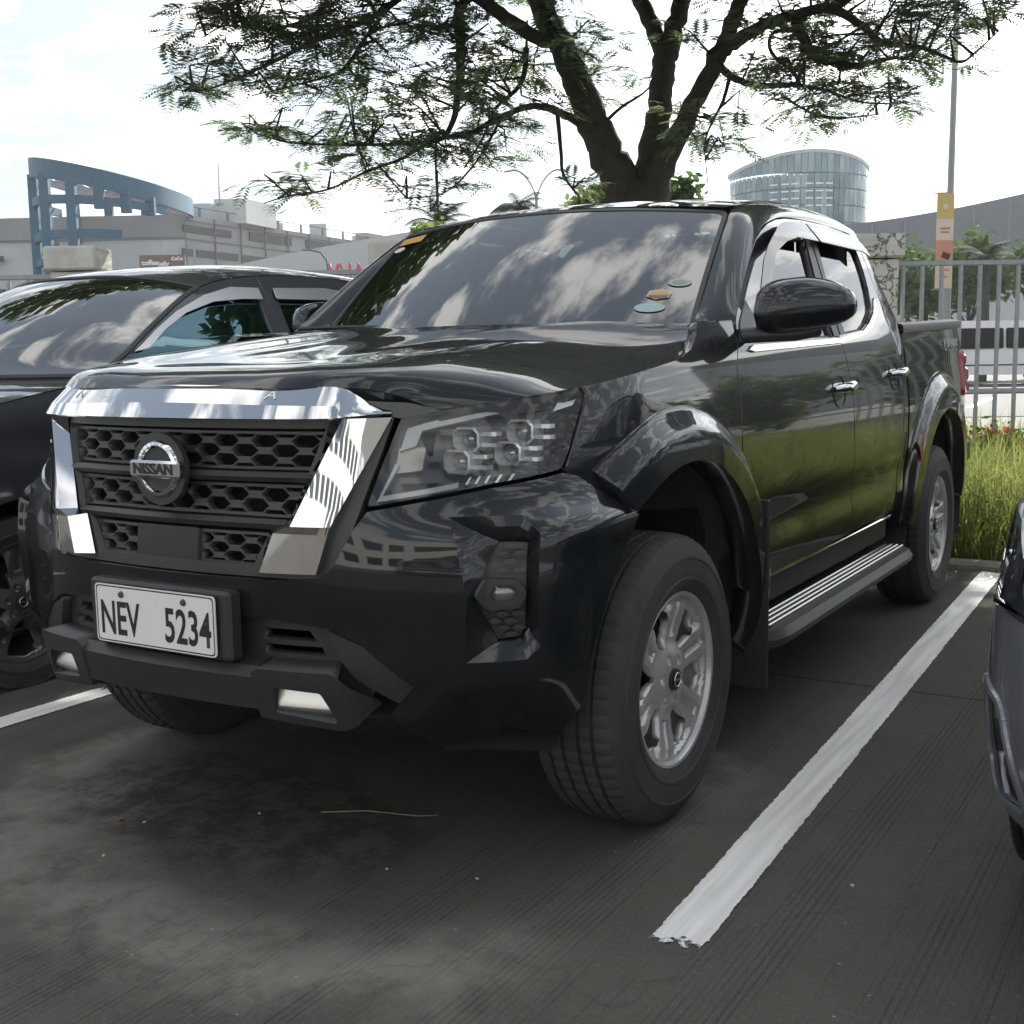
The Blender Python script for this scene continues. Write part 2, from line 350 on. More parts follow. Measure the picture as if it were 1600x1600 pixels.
def front(u,z,off=0.):
    u=np.atleast_1d(np.asarray(u,float)); z=np.atleast_1d(np.asarray(z,float)); sg=np.where(u<0,-1.,1.); a=np.abs(u)
    def ev(a,z):
        rows=cr(FZ,FP,z)                      # n,9,2
        fu=np.array(FU); m=np.gradient(rows,fu,axis=1); m[:,0,1]=0
        i=np.clip(np.searchsorted(fu,np.clip(a,0,1.2))-1,0,7); k=np.arange(len(a)); h=(fu[i+1]-fu[i])[:,None]; s=((a-fu[i])[:,None])/h
        return ((2*s**3-3*s**2+1)*rows[k,i]+(s**3-2*s**2+s)*h*m[k,i]+(3*s**2-2*s**3)*rows[k,i+1]+(s**3-s**2)*h*m[k,i+1])
    P=ev(a,z); e=1e-3
    du=(ev(a+e,z)-ev(a-e,z))/(2*e); dz=(ev(a,z+e)-ev(a,z-e))/(2*e)
    du=np.c_[du,np.zeros(len(a))]; dz=np.c_[dz,np.ones(len(a))]
    n=np.cross(du,dz); n/=np.linalg.norm(n,axis=1)[:,None]
    Q=np.c_[P,z]+n*np.reshape(off,(-1,1)) if np.ndim(off) else np.c_[P,z]+n*off
    Q[:,0]*=sg
    return Q
SZ=[.30,.40,.50,.60,.75,.90,1.00,1.08,1.16,1.24,1.30,1.45,1.65,1.74]
SX=[.83,.875,.897,.906,.912,.913,.912,.905,.892,.873,.853,.803,.733,.690]
def side_x(y,z):
    y=np.asarray(y,float); z=np.asarray(z,float)
    x=cr(SZ,SX,z)
    f=np.clip(.75-y,0,None); x=x-.81*f**2*np.clip((z-.6)/.3,0,1)
    r=np.clip(y-4.2,0,None); x=x-.085*r**2
    # bed: flat upright sides above the belt
    b=np.clip((y-3.32)/.05,0,1); x=x+b*np.clip(z-1.16,0,None)*.12
    # door sculpting: soft lower scoop
    w=np.clip((y-1.35)/.3,0,1)*np.clip((3.6-y)/.3,0,1)
    x=x-w*.014*np.exp(-((z-.70)/.07)**2)
    return x
ARCH=((.93,.38),(4.08,.38))
def side(y,z,off=0.):
    y=np.atleast_1d(np.asarray(y,float)); z=np.atleast_1d(np.asarray(z,float))
    return np.c_[side_x(y,z)+off,y,z]
# hood, t along the length, s across: rows (y0, dy at edge, [z at s], edge x)
HT=[0,.06,.2,.45,.75,1.0]
HS=[0,.22,.42,.60,.72,.86,1.0]
HC=np.array([ # x,y,z for each s
 [(0,.075,1.165),(.19,.085,1.165),(.36,.112,1.164),(.50,.190,1.160),(.553,.240,1.140),(.585,.268,1.123),(.61,.290,1.113)],
 [(0,.12,1.195),(.19,.13,1.195),(.37,.155,1.195),(.51,.225,1.186),(.585,.283,1.157),(.645,.325,1.135),(.685,.352,1.122)],
 [(0,.32,1.222),(.19,.325,1.222),(.37,.335,1.226),(.53,.36,1.218),(.64,.39,1.186),(.73,.42,1.152),(.79,.45,1.136)],
 [(0,.66,1.258),(.19,.66,1.257),(.38,.66,1.268),(.56,.665,1.252),(.68,.675,1.222),(.79,.68,1.188),(.862,.69,1.166)],
 [(0,1.06,1.295),(.19,1.06,1.293),(.40,1.055,1.306),(.58,1.05,1.288),(.70,1.04,1.265),(.80,1.03,1.240),(.862,1.02,1.215)],
 [(0,1.34,1.315),(.20,1.345,1.315),(.42,1.35,1.324),(.60,1.36,1.316),(.70,1.365,1.308),(.775,1.37,1.298),(.825,1.375,1.280)]])
def hood(s,t,off=0.):
    s=np.atleast_1d(np.asarray(s,float)); t=np.atleast_1d(np.asarray(t,float)); sg=np.where(s<0,-1.,1.); a=np.abs(s)
    rows=cr(HT,HC,t); fu=np.array(HS); m=np.gradient(rows,fu,axis=1); m[:,0,1:]=0
    i=np.clip(np.searchsorted(fu,np.clip(a,0,1))-1,0,len(fu)-2); k=np.arange(len(a)); h=(fu[i+1]-fu[i])[:,None]; q=((a-fu[i])[:,None])/h
    P=((2*q**3-3*q**2+1)*rows[k,i]+(q**3-2*q**2+q)*h*m[k,i]+(3*q**2-2*q**3)*rows[k,i+1]+(q**3-q**2)*h*m[k,i+1])
    P[:,0]*=sg; P[:,2]+=off
    return P
# ---------------------------------------------------------------- the pickup
truck = thing('pickup_truck', 'black double cab pickup with chrome grille and white plate, parked nose forward', 'pickup')
def both(fn):
    for m in (False, True): fn(m)
mir = lambda P, m: [((-a if m else a), b) for a, b in P]
def smooth(x): x = np.clip(x, 0, 1); return x*x*(3-2*x)
# hood
def hood_uv(s, t, off=0.): return hood(np.clip(s, -1, 1), np.clip(t, 0, 1), off)
hp = [(s, 0) for s in np.linspace(-1, 1, 41)]+[(1, t) for t in np.linspace(0, 1, 41)[1:]]+[(s, 1) for s in np.linspace(1, -1, 41)[1:]]+[(-1, t) for t in np.linspace(1, 0, 41)[1:-1]]
P = np.zeros((61, 97, 3)); ss = np.linspace(-1, 1, 97)
for i, t in enumerate(np.linspace(0, 1, 61)): P[i] = hood(ss, np.full(97, t))
hb = MB(); hb.grid(P, True)
for edge, dy in ((P[0], .03), (P[-1][::-1], 0), (P[:, 0][::-1], 0), (P[:, -1], 0)):
    e = np.stack([edge, edge-[0, -dy, .035 if dy else .03]], 1); hb.grid(e, False)
hb.build('hood', PAINT, truck, ang=40)
# bumper with the recessed fog lamp pods
POD = [(.835, .842), (.866, .838), (.868, .64), (.852, .612), (.797, .607), (.747, .713), (.803, .839)]
PODO = lambda u: -.040*np.clip((np.abs(u)-.728)/.055, .1, 1)
HEX = [(.702, .885), (.738, .713), (.728, .568), (.853, .574), (.886, .600), (.884, .846), (.854, .887)]
FACE = [(0, 1, 5, 6), (1, 2, 4, 5), (2, 3, 3, 4), (3, 4, 2, 3), (4, 5, 1, 2), (5, 6, 0, 1), (6, 0, 6, 0)]
def bump_off(u, z):      # lower corner chamfer
    return -.035*smooth((.54-z)/.14)*smooth((np.abs(u)-.58)/.16)*smooth((1.0-np.abs(u))/.12)
half = [(.30, .742), (.42, .750), (.458, .775), (.50, .858), (.530, .897), (.958, .966), (1.00, .957), (1.165, .852), (1.09, .724), (1.036, .589), (.985, .43), (.90, .325), (.862, .305), (.62, .325), (.56, .44), (.62, .51), (.52, .605), (.44, .64), (.30, .655)]
PLATE_LOW = [(.30, .655), (0, .655), (0, .742)]
full = [(-a, b) for a, b in half[::-1]]+half
panel('bumper', front, full, PAINT, truck, sp=.0145, th=.03, holes=[HEX, [(-a, b) for a, b in HEX[::-1]]], off=bump_off)
# centre intake: dark plastic behind the number plate, with slots
ic = [(-.44, .638), (-.56, .535), (-.50, .44), (.50, .44), (.56, .535), (.44, .638), (.30, .653), (-.30, .653)]
slots = [[(-.40, .60), (-.26, .60), (-.26, .625), (-.38, .625)], [(.26, .60), (.40, .60), (.38, .625), (.26, .625)], [(-.42, .565), (-.26, .565), (-.26, .588), (-.41, .588)], [(.26, .565), (.42, .565), (.41, .588), (.26, .588)]]
panel('lower_intake', front, ic, PLASTIC, truck, sp=.02, th=.03, holes=slots, off=-.03)
def claw(m):      # the sloping black plastic blade either side
    panel('bumper_blade', front, mir([(.44, .632), (.52, .60), (.64, .495), (.60, .455), (.50, .52), (.47, .56)], m)[::(-1 if m else 1)], PLASTIC, truck, sp=.02, th=.03, off=-.006)
both(claw)
# skid bar with two silver inserts
def bar_sec(u0, u1, z0, z1, o0, o1, name, m, ends=None, n=24, parent=truck):
    """beam of constant section along the front: bottom, face, top"""
    us = np.linspace(u0, u1, n); S = []
    for (z, o) in ((z0, o0-.05), (z0, o0), (z0+.012, o1), (z1-.016, o1), (z1, o0+.004), (z1+.004, o0-.05)):
        S.append(front(us, np.full(n, z), o))
    P = np.array(S).transpose(1, 0, 2); b = MB().grid(P, False)
    b.F += [tuple(range(6))[::-1], tuple(range(len(b.V)-6, len(b.V)))]
    return b.build(name, m, parent, ang=30)
bar_sec(-.275, .275, .452, .552, .02, .048, 'skid_bar', PLASTIC)
def skid_end(m):
    sg = -1 if m else 1
    out = [(.272, .448), (.49, .432), (.535, .445), (.475, .545), (.455, .556), (.285, .556), (.272, .545)]
    hole = [(.315, .462), (.458, .448), (.432, .515), (.32, .520)]
    o = panel('skid_bar_end', front, mir(out, m)[::sg], PLASTIC, truck, sp=.014, th=.09, holes=[mir(rnd(hole, .008), m)[::sg]], off=lambda u, z: .05-.10*smooth((np.abs(u)-.462)/.09), creases=[(mir([(.482, .434), (.452, .555)], m), False)])
    panel('silver_insert', front, mir(rnd([(.317, .462), (.456, .448), (.431, .514), (.321, .519)], .008), m)[::sg], SATIN, truck, sp=.012, th=.03, off=lambda u, z: .046-.10*np.clip((np.abs(u)-.462)/.09, 0, 1)-.030*np.clip((z-.465)/.055, 0, 1)**1.3-.03*np.clip((.475-z)/.03, 0, 1)**2)
both(skid_end)
# underside tray
us = np.linspace(-.56, .56, 40); T = [front(us, np.full(40, .445)-.07*smooth((np.abs(us)-.25)/.45), -.03), front(us, np.full(40, .405)-.05*smooth((np.abs(us)-.25)/.45), -.06)]
T.append(T[1]+[0, .25, -.012]); T.append(T[2]+[0, .4, .06])
MB().grid(np.array(T), False).build('undertray', mat('dusty_plastic', (.035, .034, .032), .7, noise=.25, nscale=9, dust=.35), truck)
# fog lamp pods
def pod(m):
    sg = -1 if m else 1
    b = empty('fog_lamp', parent=truck); fb = MB()
    for i0, i1, j1, j0 in FACE:
        A0, A1, B0, B1 = HEX[i0], HEX[i1], POD[j0], POD[j1]
        row = []
        for t in np.linspace(0, 1, 7):
            p = np.array(A0)*(1-t)+np.array(A1)*t; q = np.array(B0)*(1-t)+np.array(B1)*t
            o0, o1 = bump_off(p[:1], p[1:])[0], PODO(q[0])
            row.append([front(sg*((1-s_)*p[0]+s_*q[0]), (1-s_)*p[1]+s_*q[1], (1-s_)*o0+s_*float(o1))[0] for s_ in (0, .33, .66, 1)])
        fb.grid(np.array(row), m)
    fb.build('fog_surround', PAINT, b, ang=16)
    panel('fog_panel', front, mir(POD, m)[::sg], GRILLEM, b, sp=.012, th=.01, off=lambda u, z: PODO(u)-.008)
    for z0, k in ((.822, 0), (.805, 1), (.788, 0), (.771, 1), (.668, 1), (.652, 0), (.636, 1), (.621, 0)):
        for j in range(3):
            cc = .795+.036*j-.018*k; w = .032
            lens = [(cc-w/2, z0), (cc-w/4, z0+.007), (cc+w/4, z0+.007), (cc+w/2, z0), (cc+w/4, z0-.004), (cc-w/4, z0-.004)]
            if all(inside(np.array(lens), POD)): MB().prism(mir(lens, m)[::sg], lambda a, bb, d: front(a, bb, float(PODO(a))+d)[0], -.008, .007).build('fog_rib', GRILLEM, b, smooth=False)
    bz = [(.757, .716), (.777, .752), (.845, .750), (.866, .716), (.850, .683), (.778, .680)]; ih = [(.785, .716), (.795, .738), (.838, .737), (.848, .716), (.838, .697), (.795, .695)]
    panel('bezel', front, mir(rnd(bz, .01), m)[::sg], PLASTIC, b, sp=.012, th=.03, holes=[mir(rnd(ih, .008), m)[::sg]], off=lambda u, z: PODO(u)+.018)
    panel('fog_lens', front, mir(ih, m)[::sg], FOGL, b, sp=.01, th=.004, off=lambda u, z: PODO(u)+.002+.012*(1-np.clip(((np.abs(u)-.816)/.035)**2+((z-.716)/.025)**2, 0, 1)))
both(pod)
# ---- grille
GI = [(-.262, .762), (.262, .762), (.312, .860), (.352, .868), (.445, 1.09), (-.445, 1.09), (-.352, .868), (-.312, .860)]
panel('grille_back', front, [(-.30, .752), (.30, .752), (.50, 1.10), (-.50, 1.10)], VOID, truck, sp=.04, th=.0, off=-.085)
grille = empty('grille', parent=truck)
panel('grille_frame', front, [(-.44, .746), (.44, .746), (.475, .80), (.582, 1.10), (-.582, 1.10), (-.475, .80)], GRILLEM, grille, sp=.03, th=.08, holes=[[(-.252, .772), (.252, .772), (.303, .866), (.345, .876), (.425, 1.078), (-.425, 1.078), (-.345, .876), (-.303, .866)]], off=-.012)
def mesh_zone(z0, z1, uL, uR, nrow, cell=.0985, ph=0., holes=()):
    """moulded honeycomb of long flat cells between two levels; uL, uR give the half width at height z"""
    poly = [(-uL(z0) if uL else 0, z0), (uR(z0), z0), (uR(z1), z1), (-uL(z1) if uL else 0, z1)]
    return poly
def honeycomb(poly, z0, z1, nrow, cell, ph):
    hs = []; rh = (z1-z0)/nrow; lo = min(a for a, b in poly); hi = max(a for a, b in poly)
    for j in range(-1, nrow+2):
        zc = z0+rh*j
        for i in range(int((hi-lo)/cell)+3):
            uc = lo+(i-1+ph)*cell+(cell/2 if j % 2 else 0)
            hs.append([(uc+x*cell, zc+y*rh) for x, y in ((-.370, 0), (-.200, -.66), (.200, -.66), (.370, 0), (.200, .66), (-.200, .66))])
    return hs
def clip_poly(c, poly, inset):
    """clip convex cell c to the convex outline poly (counter-clockwise) moved in by inset"""
    n = len(poly)
    for i in range(n):
        a = np.array(poly[i]); b = np.array(poly[(i+1) % n]); d = b-a; L = np.linalg.norm(d); nn = np.array([-d[1], d[0]])/L
        out = []
        for k in range(len(c)):
            p, q = np.array(c[k]), np.array(c[(k+1) % len(c)]); sp, sq = (p-a)@nn-inset, (q-a)@nn-inset
            if sp >= 0: out.append(tuple(p))
            if sp*sq < 0: out.append(tuple(p+(q-p)*sp/(sp-sq)))
        c = out
        if len(c) < 3: return None
    ar = .5*abs(sum(c[i][0]*c[(i+1) % len(c)][1]-c[(i+1) % len(c)][0]*c[i][1] for i in range(len(c))))
    return c if ar > 1.2e-4 else None
gw = lambda z: .352+(z-.868)/(1.09-.868)*.093-.012
for (z0, z1, nrow, ph, xr) in ((.985, 1.072, 4, .0, None), (.882, .952, 3, .3, None), (.768, .846, 4, .1, (-.28, -.118)), (.768, .846, 4, .6, (.085, .28))):
    if xr: sl = lambda z: .262+(z-.762)*.49-.010; poly = [(max(xr[0], -sl(z0)), z0), (min(xr[1], sl(z0)), z0), (min(xr[1]+.02, sl(z1)) if xr[1] > 0 else xr[1], z1), (max(xr[0]-.02, -sl(z1)) if xr[0] < 0 else xr[0], z1)]
    else: poly = [(-gw(z0), z0), (gw(z0), z0), (gw(z1), z1), (-gw(z1), z1)]
    hs = [clip_poly(c, poly, .006) for c in honeycomb(poly, z0, z1, nrow, .106 if not xr else .092, ph)]
    # thin diagonal webs remain between the rows: shrink every cell slightly
    fin = []
    for c in hs:
        if c is None: continue
        m = np.mean(c, 0); fin.append([tuple(m+(np.array(p)-m)*.97) for p in c])
    panel('grille_mesh', front, poly, GRILLEM, grille, sp=.05, th=.028, holes=fin, off=-.028)
for z0, z1 in ((.955, .983), (.852, .880)):
    w = .405 if z0 > .9 else .335; n = 30; us = np.linspace(-w, w, n)
    S = [front(us, np.full(n, z), o) for z, o in ((z0, -.05), (z0+.003, -.016), (z0+.5*(z1-z0), -.006), (z1-.003, -.014), (z1, -.05))]
    MB().grid(np.array(S).transpose(1, 0, 2)).build('grille_slat', GRILLEM, grille, ang=30)
panel('sensor_cover', front, rnd([(-.115, .765), (.085, .765), (.085, .848), (-.115, .848)], .006), INK, grille, sp=.04, th=.02, off=-.018)
# chrome bar above the grille, its ends cut to a point
def crown():
    us = list(np.linspace(-.455, .455, 41)); S = []
    def sec(u, k):
        a = abs(u); t = smooth((a-.440)/.137)
        zt = 1.166-.052*t+.006*(1-smooth(a/.4)); zm = 1.124-.010*t-.006*smooth(a/.45); zb = 1.092+.012*t
        o = 1-t*.75
        return [front(u, zt, -.012)[0], front(u, zt-.002, .008*o)[0], front(u, zm, .036*o)[0], front(u, zb, .046*o)[0], front(u, zb-.002*o, .040*o)[0], front(u, zb, -.03)[0]]
    ends = [.47, .50, .53, .555, .577]
    us = [-e for e in ends[::-1]]+us+ends
    return np.array([sec(u, 0) for u in us])
MB().grid(crown(), True).build('grille_crown', CHROME, truck, ang=14)
for i, ch in enumerate('NAVARA'):     # faint embossed letters on the crown
    u = -.30+.12*i; p0 = front(u, 1.124, .036)[0]; p1 = front(u, 1.164, .008)[0]; pc = (p0+p1)/2; dz = Vector(p1-p0).normalized(); dx = Vector(front(u+.01, 1.145, .025)[0]-front(u-.01, 1.145, .025)[0]).normalized(); nn = dx.cross(dz).normalized(); dz = nn.cross(dx)
    t = text_mesh('crown_letter', ch, .042, CHROME, truck, depth=.0002, sx=1.15)
    t.data.transform(Matrix(((dx[0], dz[0], nn[0], pc[0]+nn[0]*-.0006), (dx[1], dz[1], nn[1], pc[1]+nn[1]*-.0006), (dx[2], dz[2], nn[2], pc[2]+nn[2]*-.0006), (0, 0, 0, 1))))
# chrome blades either side of the grille
BLI = [(.264, .762), (.300, .858), (.344, .868), (.435, 1.090)]; BLC = [(.296, .763), (.328, .848), (.368, .863), (.466, 1.092)]; BLO = [(.425, .762), (.448, .846), (.453, .863), (.578, 1.095)]
def blade(m):
    sg = -1 if m else 1; fr3 = lambda p, o: front(sg*p[0], p[1], o)[0]; b = MB()
    I = [fr3(p, -.006) for p in BLI]; C3 = [fr3(p, .030) for p in BLC]; O = [fr3(p, .016) for p in BLO]; D = [fr3(p, -.03) for p in BLO]
    for rows in ((I, C3), (O, D)):
        for k in range(3):
            q = [rows[0][k], rows[1][k], rows[1][k+1], rows[0][k+1]]; b.add(q, [(0, 1, 2, 3) if not m else (3, 2, 1, 0)])
    nb = np.array([.45*sg, -.9, 0])
    for k0, k1 in ((0, 1), (1, 2), (2, 3)):           # the broad face is bowed a little
        g_ = [[(C3[k0]*(1-t)+C3[k1]*t)*(1-s)+(O[k0]*(1-t)+O[k1]*t)*s+nb*.004*4*s*(1-s) for s in np.linspace(0, 1, 13)] for t in np.linspace(0, 1, 7 if k0 != 1 else 2)]
        b.grid(np.array(g_), not m)
    lo = [I[0], C3[0], O[0], D[0]]; b.add(lo, [(3, 2, 1, 0) if not m else (0, 1, 2, 3)]); hi = [I[3], C3[3], O[3], D[3]]; b.add(hi, [(0, 1, 2, 3) if not m else (3, 2, 1, 0)])
    b.build('grille_blade', CHROME, truck, ang=12)
both(blade)
# painted lip between crown, hood edge and lamp
both(lambda m: panel('hood_lip', front, mir([(.455, 1.112), (.575, 1.103), (.600, 1.099), (.70, 1.114), (.66, 1.128), (.58, 1.150), (.50, 1.166), (.455, 1.165)], m)[::(-1 if m else 1)], PAINT, truck, sp=.02, th=.01, off=-.016))
# emblem
em = empty('emblem', parent=truck); ec = front(0, .981, .012)[0]
rt = np.linspace(0, 2*math.pi, 65)[:-1]; V = []; F = []
for a in rt:
    for (r, d) in ((.0495, 0), (.0505, -.012), (.0545, -.017), (.0625, -.016), (.0665, -.010), (.068, 0)): V.append((ec[0]+r*math.cos(a), ec[1]+d, ec[2]+r*math.sin(a)))
for k in range(64):
    for j in range(5): F.append((k*6+j, k*6+j+1, ((k+1) % 64)*6+j+1, ((k+1) % 64)*6+j))
mesh('ring', V, F, CHROME, em, ang=25)
MB().lathe([(0.001, 0), (.084, 0), (.084, .014), (.001, .014)], 40, M=Matrix.Translation((ec[0], ec[1]+.006, ec[2])) @ Matrix.Rotation(-math.pi/2, 4, 'Z')).build('emblem_plate', GRILLEM, em)
MB().box((ec[0], ec[1]-.018, ec[2]), (.160, .018, .040), bev=.006).build('name_bar', CHROME, em, smooth=False)
text_mesh('name_bar_letters', 'NISSAN', .034, INK, em, loc=(ec[0], ec[1]-.0276, ec[2]), rot=(math.pi/2, 0, 0), sx=1.12, bold=.0012, depth=.0003)
# number plate
pl = empty('number_plate', parent=truck)
MB().box((0.0, .030, .636), (.455, .044, .160), bev=.008).build('plate_bracket', PLASTIC, truck, ang=25)
b = MB(); o = rnd([(-.195, -.07), (.195, -.07), (.195, .07), (-.195, .07)], .012); b.prism(o[::-1], lambda a, z, d: (a, d, z+.636), .0, -.003); b.build('plate', WHITEP, pl, smooth=False)
fr = rnd([(-.191, .566+.003), (.191, .569), (.191, .703), (-.191, .703)], .011); fi = rnd([(-.188, .572), (.188, .572), (.188, .700), (-.188, .700)], .010)
panel('plate_border', lambda a, z, d=0: np.c_[a, np.full(len(a), -.0034), z], fr, INK, pl, sp=.05, th=0, holes=[fi])
text_mesh('plate_lettering', 'NEV', .112, INK, pl, loc=(-.180, -.0036, .622), rot=(math.pi/2, 0, 0), sx=.63, bold=.0022, align='LEFT')
text_mesh('plate_lettering', '5234', .112, INK, pl, loc=(.182, -.0036, .622), rot=(math.pi/2, 0, 0), sx=.665, bold=.0022, align='RIGHT')
for x in (-.105, .098):
    bb = MB().lathe([(.0005, -.006), (.006, -.005), (.0085, 0)], 14, M=Matrix.Translation((x, -.003, .684)) @ Matrix.Rotation(math.pi/2, 4, 'Z')); bb.build('plate_bolt', mat('rusty_bolt', (.08, .05, .04), .6), pl)
# headlamps
HL = [(.530, .908), (.958, .975), (.980, 1.02), (1.013, 1.142), (.989, 1.157), (.899, 1.143), (.600, 1.096), (.562, 1.006)]
def headlamp(m):
    sg = -1 if m else 1; Q = lambda p: mir(p, m)[::sg]
    h = empty('headlight', parent=truck)
    panel('lamp_housing', front, Q(HL), LAMPIN, h, sp=.03, th=0, off=-.075)
    wall = resample(HL, .03); b = MB(); wm = np.array(mir(wall, m)); A = front(wm[:, 0], wm[:, 1], -.004); B = front(wm[:, 0], wm[:, 1], -.075); A = np.vstack([A, A[:1]]); B = np.vstack([B, B[:1]]); b.grid(np.stack([A, B], 1), m); b.build('lamp_wall', LAMPIN, h)
    panel('lamp_lens', front, Q(rnd(HL, .012)), LENS, h, sp=.02, th=.0, off=-.003)
    # light guides: lower inner L, upper long strip
    for q in ([(.548, .921), (.735, .951), (.738, .962), (.560, .934)], [(.548, .921), (.560, .934), (.598, 1.0), (.589, 1.004)], [(.612, 1.064), (.66, 1.073), (.90, 1.121), (.925, 1.138), (.915, 1.142), (.66, 1.088), (.618, 1.078)], [(.600, 1.030), (.640, 1.040), (.655, 1.072), (.612, 1.064)]):
        panel('light_guide', front, Q(q), GUIDE, h, sp=.02, th=.03, off=-.025)
    panel('amber_reflector', front, Q(rnd([(.585, .985), (.655, .992), (.665, 1.040), (.597, 1.040)], .005)), mat('warm_clear', (.30, .26, .24), .25, metal=.5, coat=.8), h, sp=.02, th=.02, off=-.04)
    panel('marker_bulb', front, Q(rnd([(.93, 1.105), (.985, 1.118), (.995, 1.135), (.94, 1.126)], .003)), CLEAR, h, sp=.02, th=.02, off=-.02)
    for uc, zc in ((.765, 1.055), (.872, 1.066), (.742, 1.007), (.855, 1.022)):
        c = front(sg*uc, zc, -.035)[0]; R = Matrix.Rotation(sg*rad(4), 3, 'Z')
        pj = MB(); w, hh = .034, .027; o = [(-w, -hh+.012), (-w+.012, -hh), (w-.012, -hh), (w, -hh+.012), (w, hh-.012), (w-.012, hh), (-w+.012, hh), (-w, hh-.012)]
        f3 = lambda a, z, d: tuple(Vector(c)+R @ Vector((a, d, z)))
        V = [f3(a*.94, z*.94, .045) for a, z in o]+[f3(a, z, -.012) for a, z in o]+[f3(a*.88, z*.86, -.016) for a, z in o]+[f3(a*.74, z*.70, .022) for a, z in o]; n = 8
        F = [(k*8+i, (k)*8+(i+1) % 8, (k+1)*8+(i+1) % 8, (k+1)*8+i)[::-1] for k in range(3) for i in range(8)]
        p = mesh('projector', V, [f[::-1] for f in F], PROJ, h, smooth=False)
        L = []; 
        for k in range(7):
            for j in range(12): a = j*math.pi/6; r = k/6; L.append(f3(r*.027*math.cos(a), r*.020*math.sin(a), .020-.022*(1-r*r)))
        F = [(k*12+j, k*12+(j+1) % 12, (k+1)*12+(j+1) % 12, (k+1)*12+j)[::-1] for k in range(6) for j in range(12)]
        o2 = mesh('projector_lens', L, F, mat('projector_glass', (.42, .42, .41), .06, metal=.7, coat=1.), h)
        for dz in (-.012, .012):
            q = MB().box(tuple(Vector(c)+R @ Vector((sg*(w+.016), .018, dz))), (.034, .03, .009), R); q.build('projector_fin', PROJ, h, smooth=False)
    for zz, u0, u1 in ((.975, .60, .70), (1.075, .70, .93), (1.02, .67, .70)):
        us_ = np.linspace(u0, u1, 10); MB().grid(np.stack([front(sg*us_, np.full(10, zz)+.05*(us_-u0)*(1 if zz > 1.05 else .3), o) for o in (-.072, -.035)]+[front(sg*us_, np.full(10, zz-.012)+.05*(us_-u0)*(1 if zz > 1.05 else .3), -.035)], 1), not m).build('lamp_shelf', LAMPIN, h, ang=20)
    for k in range(5):
        u = .755+.024*k; q = MB().prism(mir([(u, .962), (u+.006, .962), (u+.018, .976), (u+.012, .976)], m)[::sg], lambda a, z, d: front(a, z, d)[0], -.07, -.05); q.build('lamp_rib', CLEAR, h, smooth=False)
both(headlamp)
# ---- sides
def arc(cy, cz, r, a0, a1, n=24): return [(cy+r*math.cos(rad(a)), cz+r*math.sin(rad(a))) for a in np.linspace(a0, a1, n)]
FEN = [(.452, .972), (.492, 1.06), (.530, 1.142), (.522, 1.156), (.60, 1.166), (.70, 1.178), (.85, 1.194), (1.00, 1.211), (1.09, 1.236), (1.155, 1.272), (1.19, 1.31), (1.46, 1.318), (1.442, 1.245), (1.390, 1.17), (1.378, 1.0), (1.378, .80), (1.425, .535)]+arc(.93, .38, .60, 12, 128)[0:]
DOORF = [(1.431, .535), (1.385, .80), (1.385, 1.0), (1.397, 1.17), (1.449, 1.245), (1.497, 1.319), (1.60, 1.395), (1.702, 1.462), (1.80, 1.523), (1.887, 1.573), (1.98, 1.615), (2.09, 1.650), (2.20, 1.673), (2.32, 1.687), (2.516, 1.699), (2.514, 1.27), (2.538, 1.1), (2.565, .86), (2.602, .545)]
WINF = [(1.60, 1.262), (2.432, 1.270), (2.418, 1.45), (2.448, 1.622), (2.25, 1.616), (2.10, 1.588), (1.95, 1.525), (1.80, 1.435), (1.66, 1.335)]
DOORR = [(2.609, .545), (2.572, .86), (2.545, 1.1), (2.521, 1.27), (2.523, 1.6995), (2.85, 1.705), (3.15, 1.692), (3.215, 1.655), (3.25, 1.52), (3.29, 1.38), (3.325, 1.2), (3.325, .95), (3.31, .80), (3.27, .64), (3.20, .556)]
WINR = [(2.60, 1.283), (2.84, 1.298), (2.95, 1.325), (3.105, 1.385), (3.155, 1.47), (3.165, 1.54), (3.155, 1.625), (3.10, 1.640), (2.60, 1.640), (2.565, 1.45)]
CORNER = [(3.332, .95), (3.332, 1.2), (3.297, 1.38), (3.257, 1.52), (3.222, 1.655), (3.16, 1.700), (3.27, 1.690), (3.318, 1.55), (3.352, 1.40), (3.378, 1.32), (3.402, 1.18), (3.402, .80), (3.372, .62), (3.28, .62), (3.318, .80)]
def bedtop(): return [(3.43, 1.302), (4.0, 1.320), (4.62, 1.338), (4.80, 1.340)]
BED = [(3.43, .62), (3.567, .62)]+arc(4.08, .38, .565, 155, 25)[0:]+[(4.60, .62), (4.80, .66), (4.83, 1.0), (4.80, 1.340)]+bedtop()[::-1][1:]
def flare_off(cy, ro, ri):
    def f(y, z):
        r = np.hypot(y-cy, z-.38); t = (ro-r)/(ro-ri); return .004+.035*smooth(t/.5)
    return f
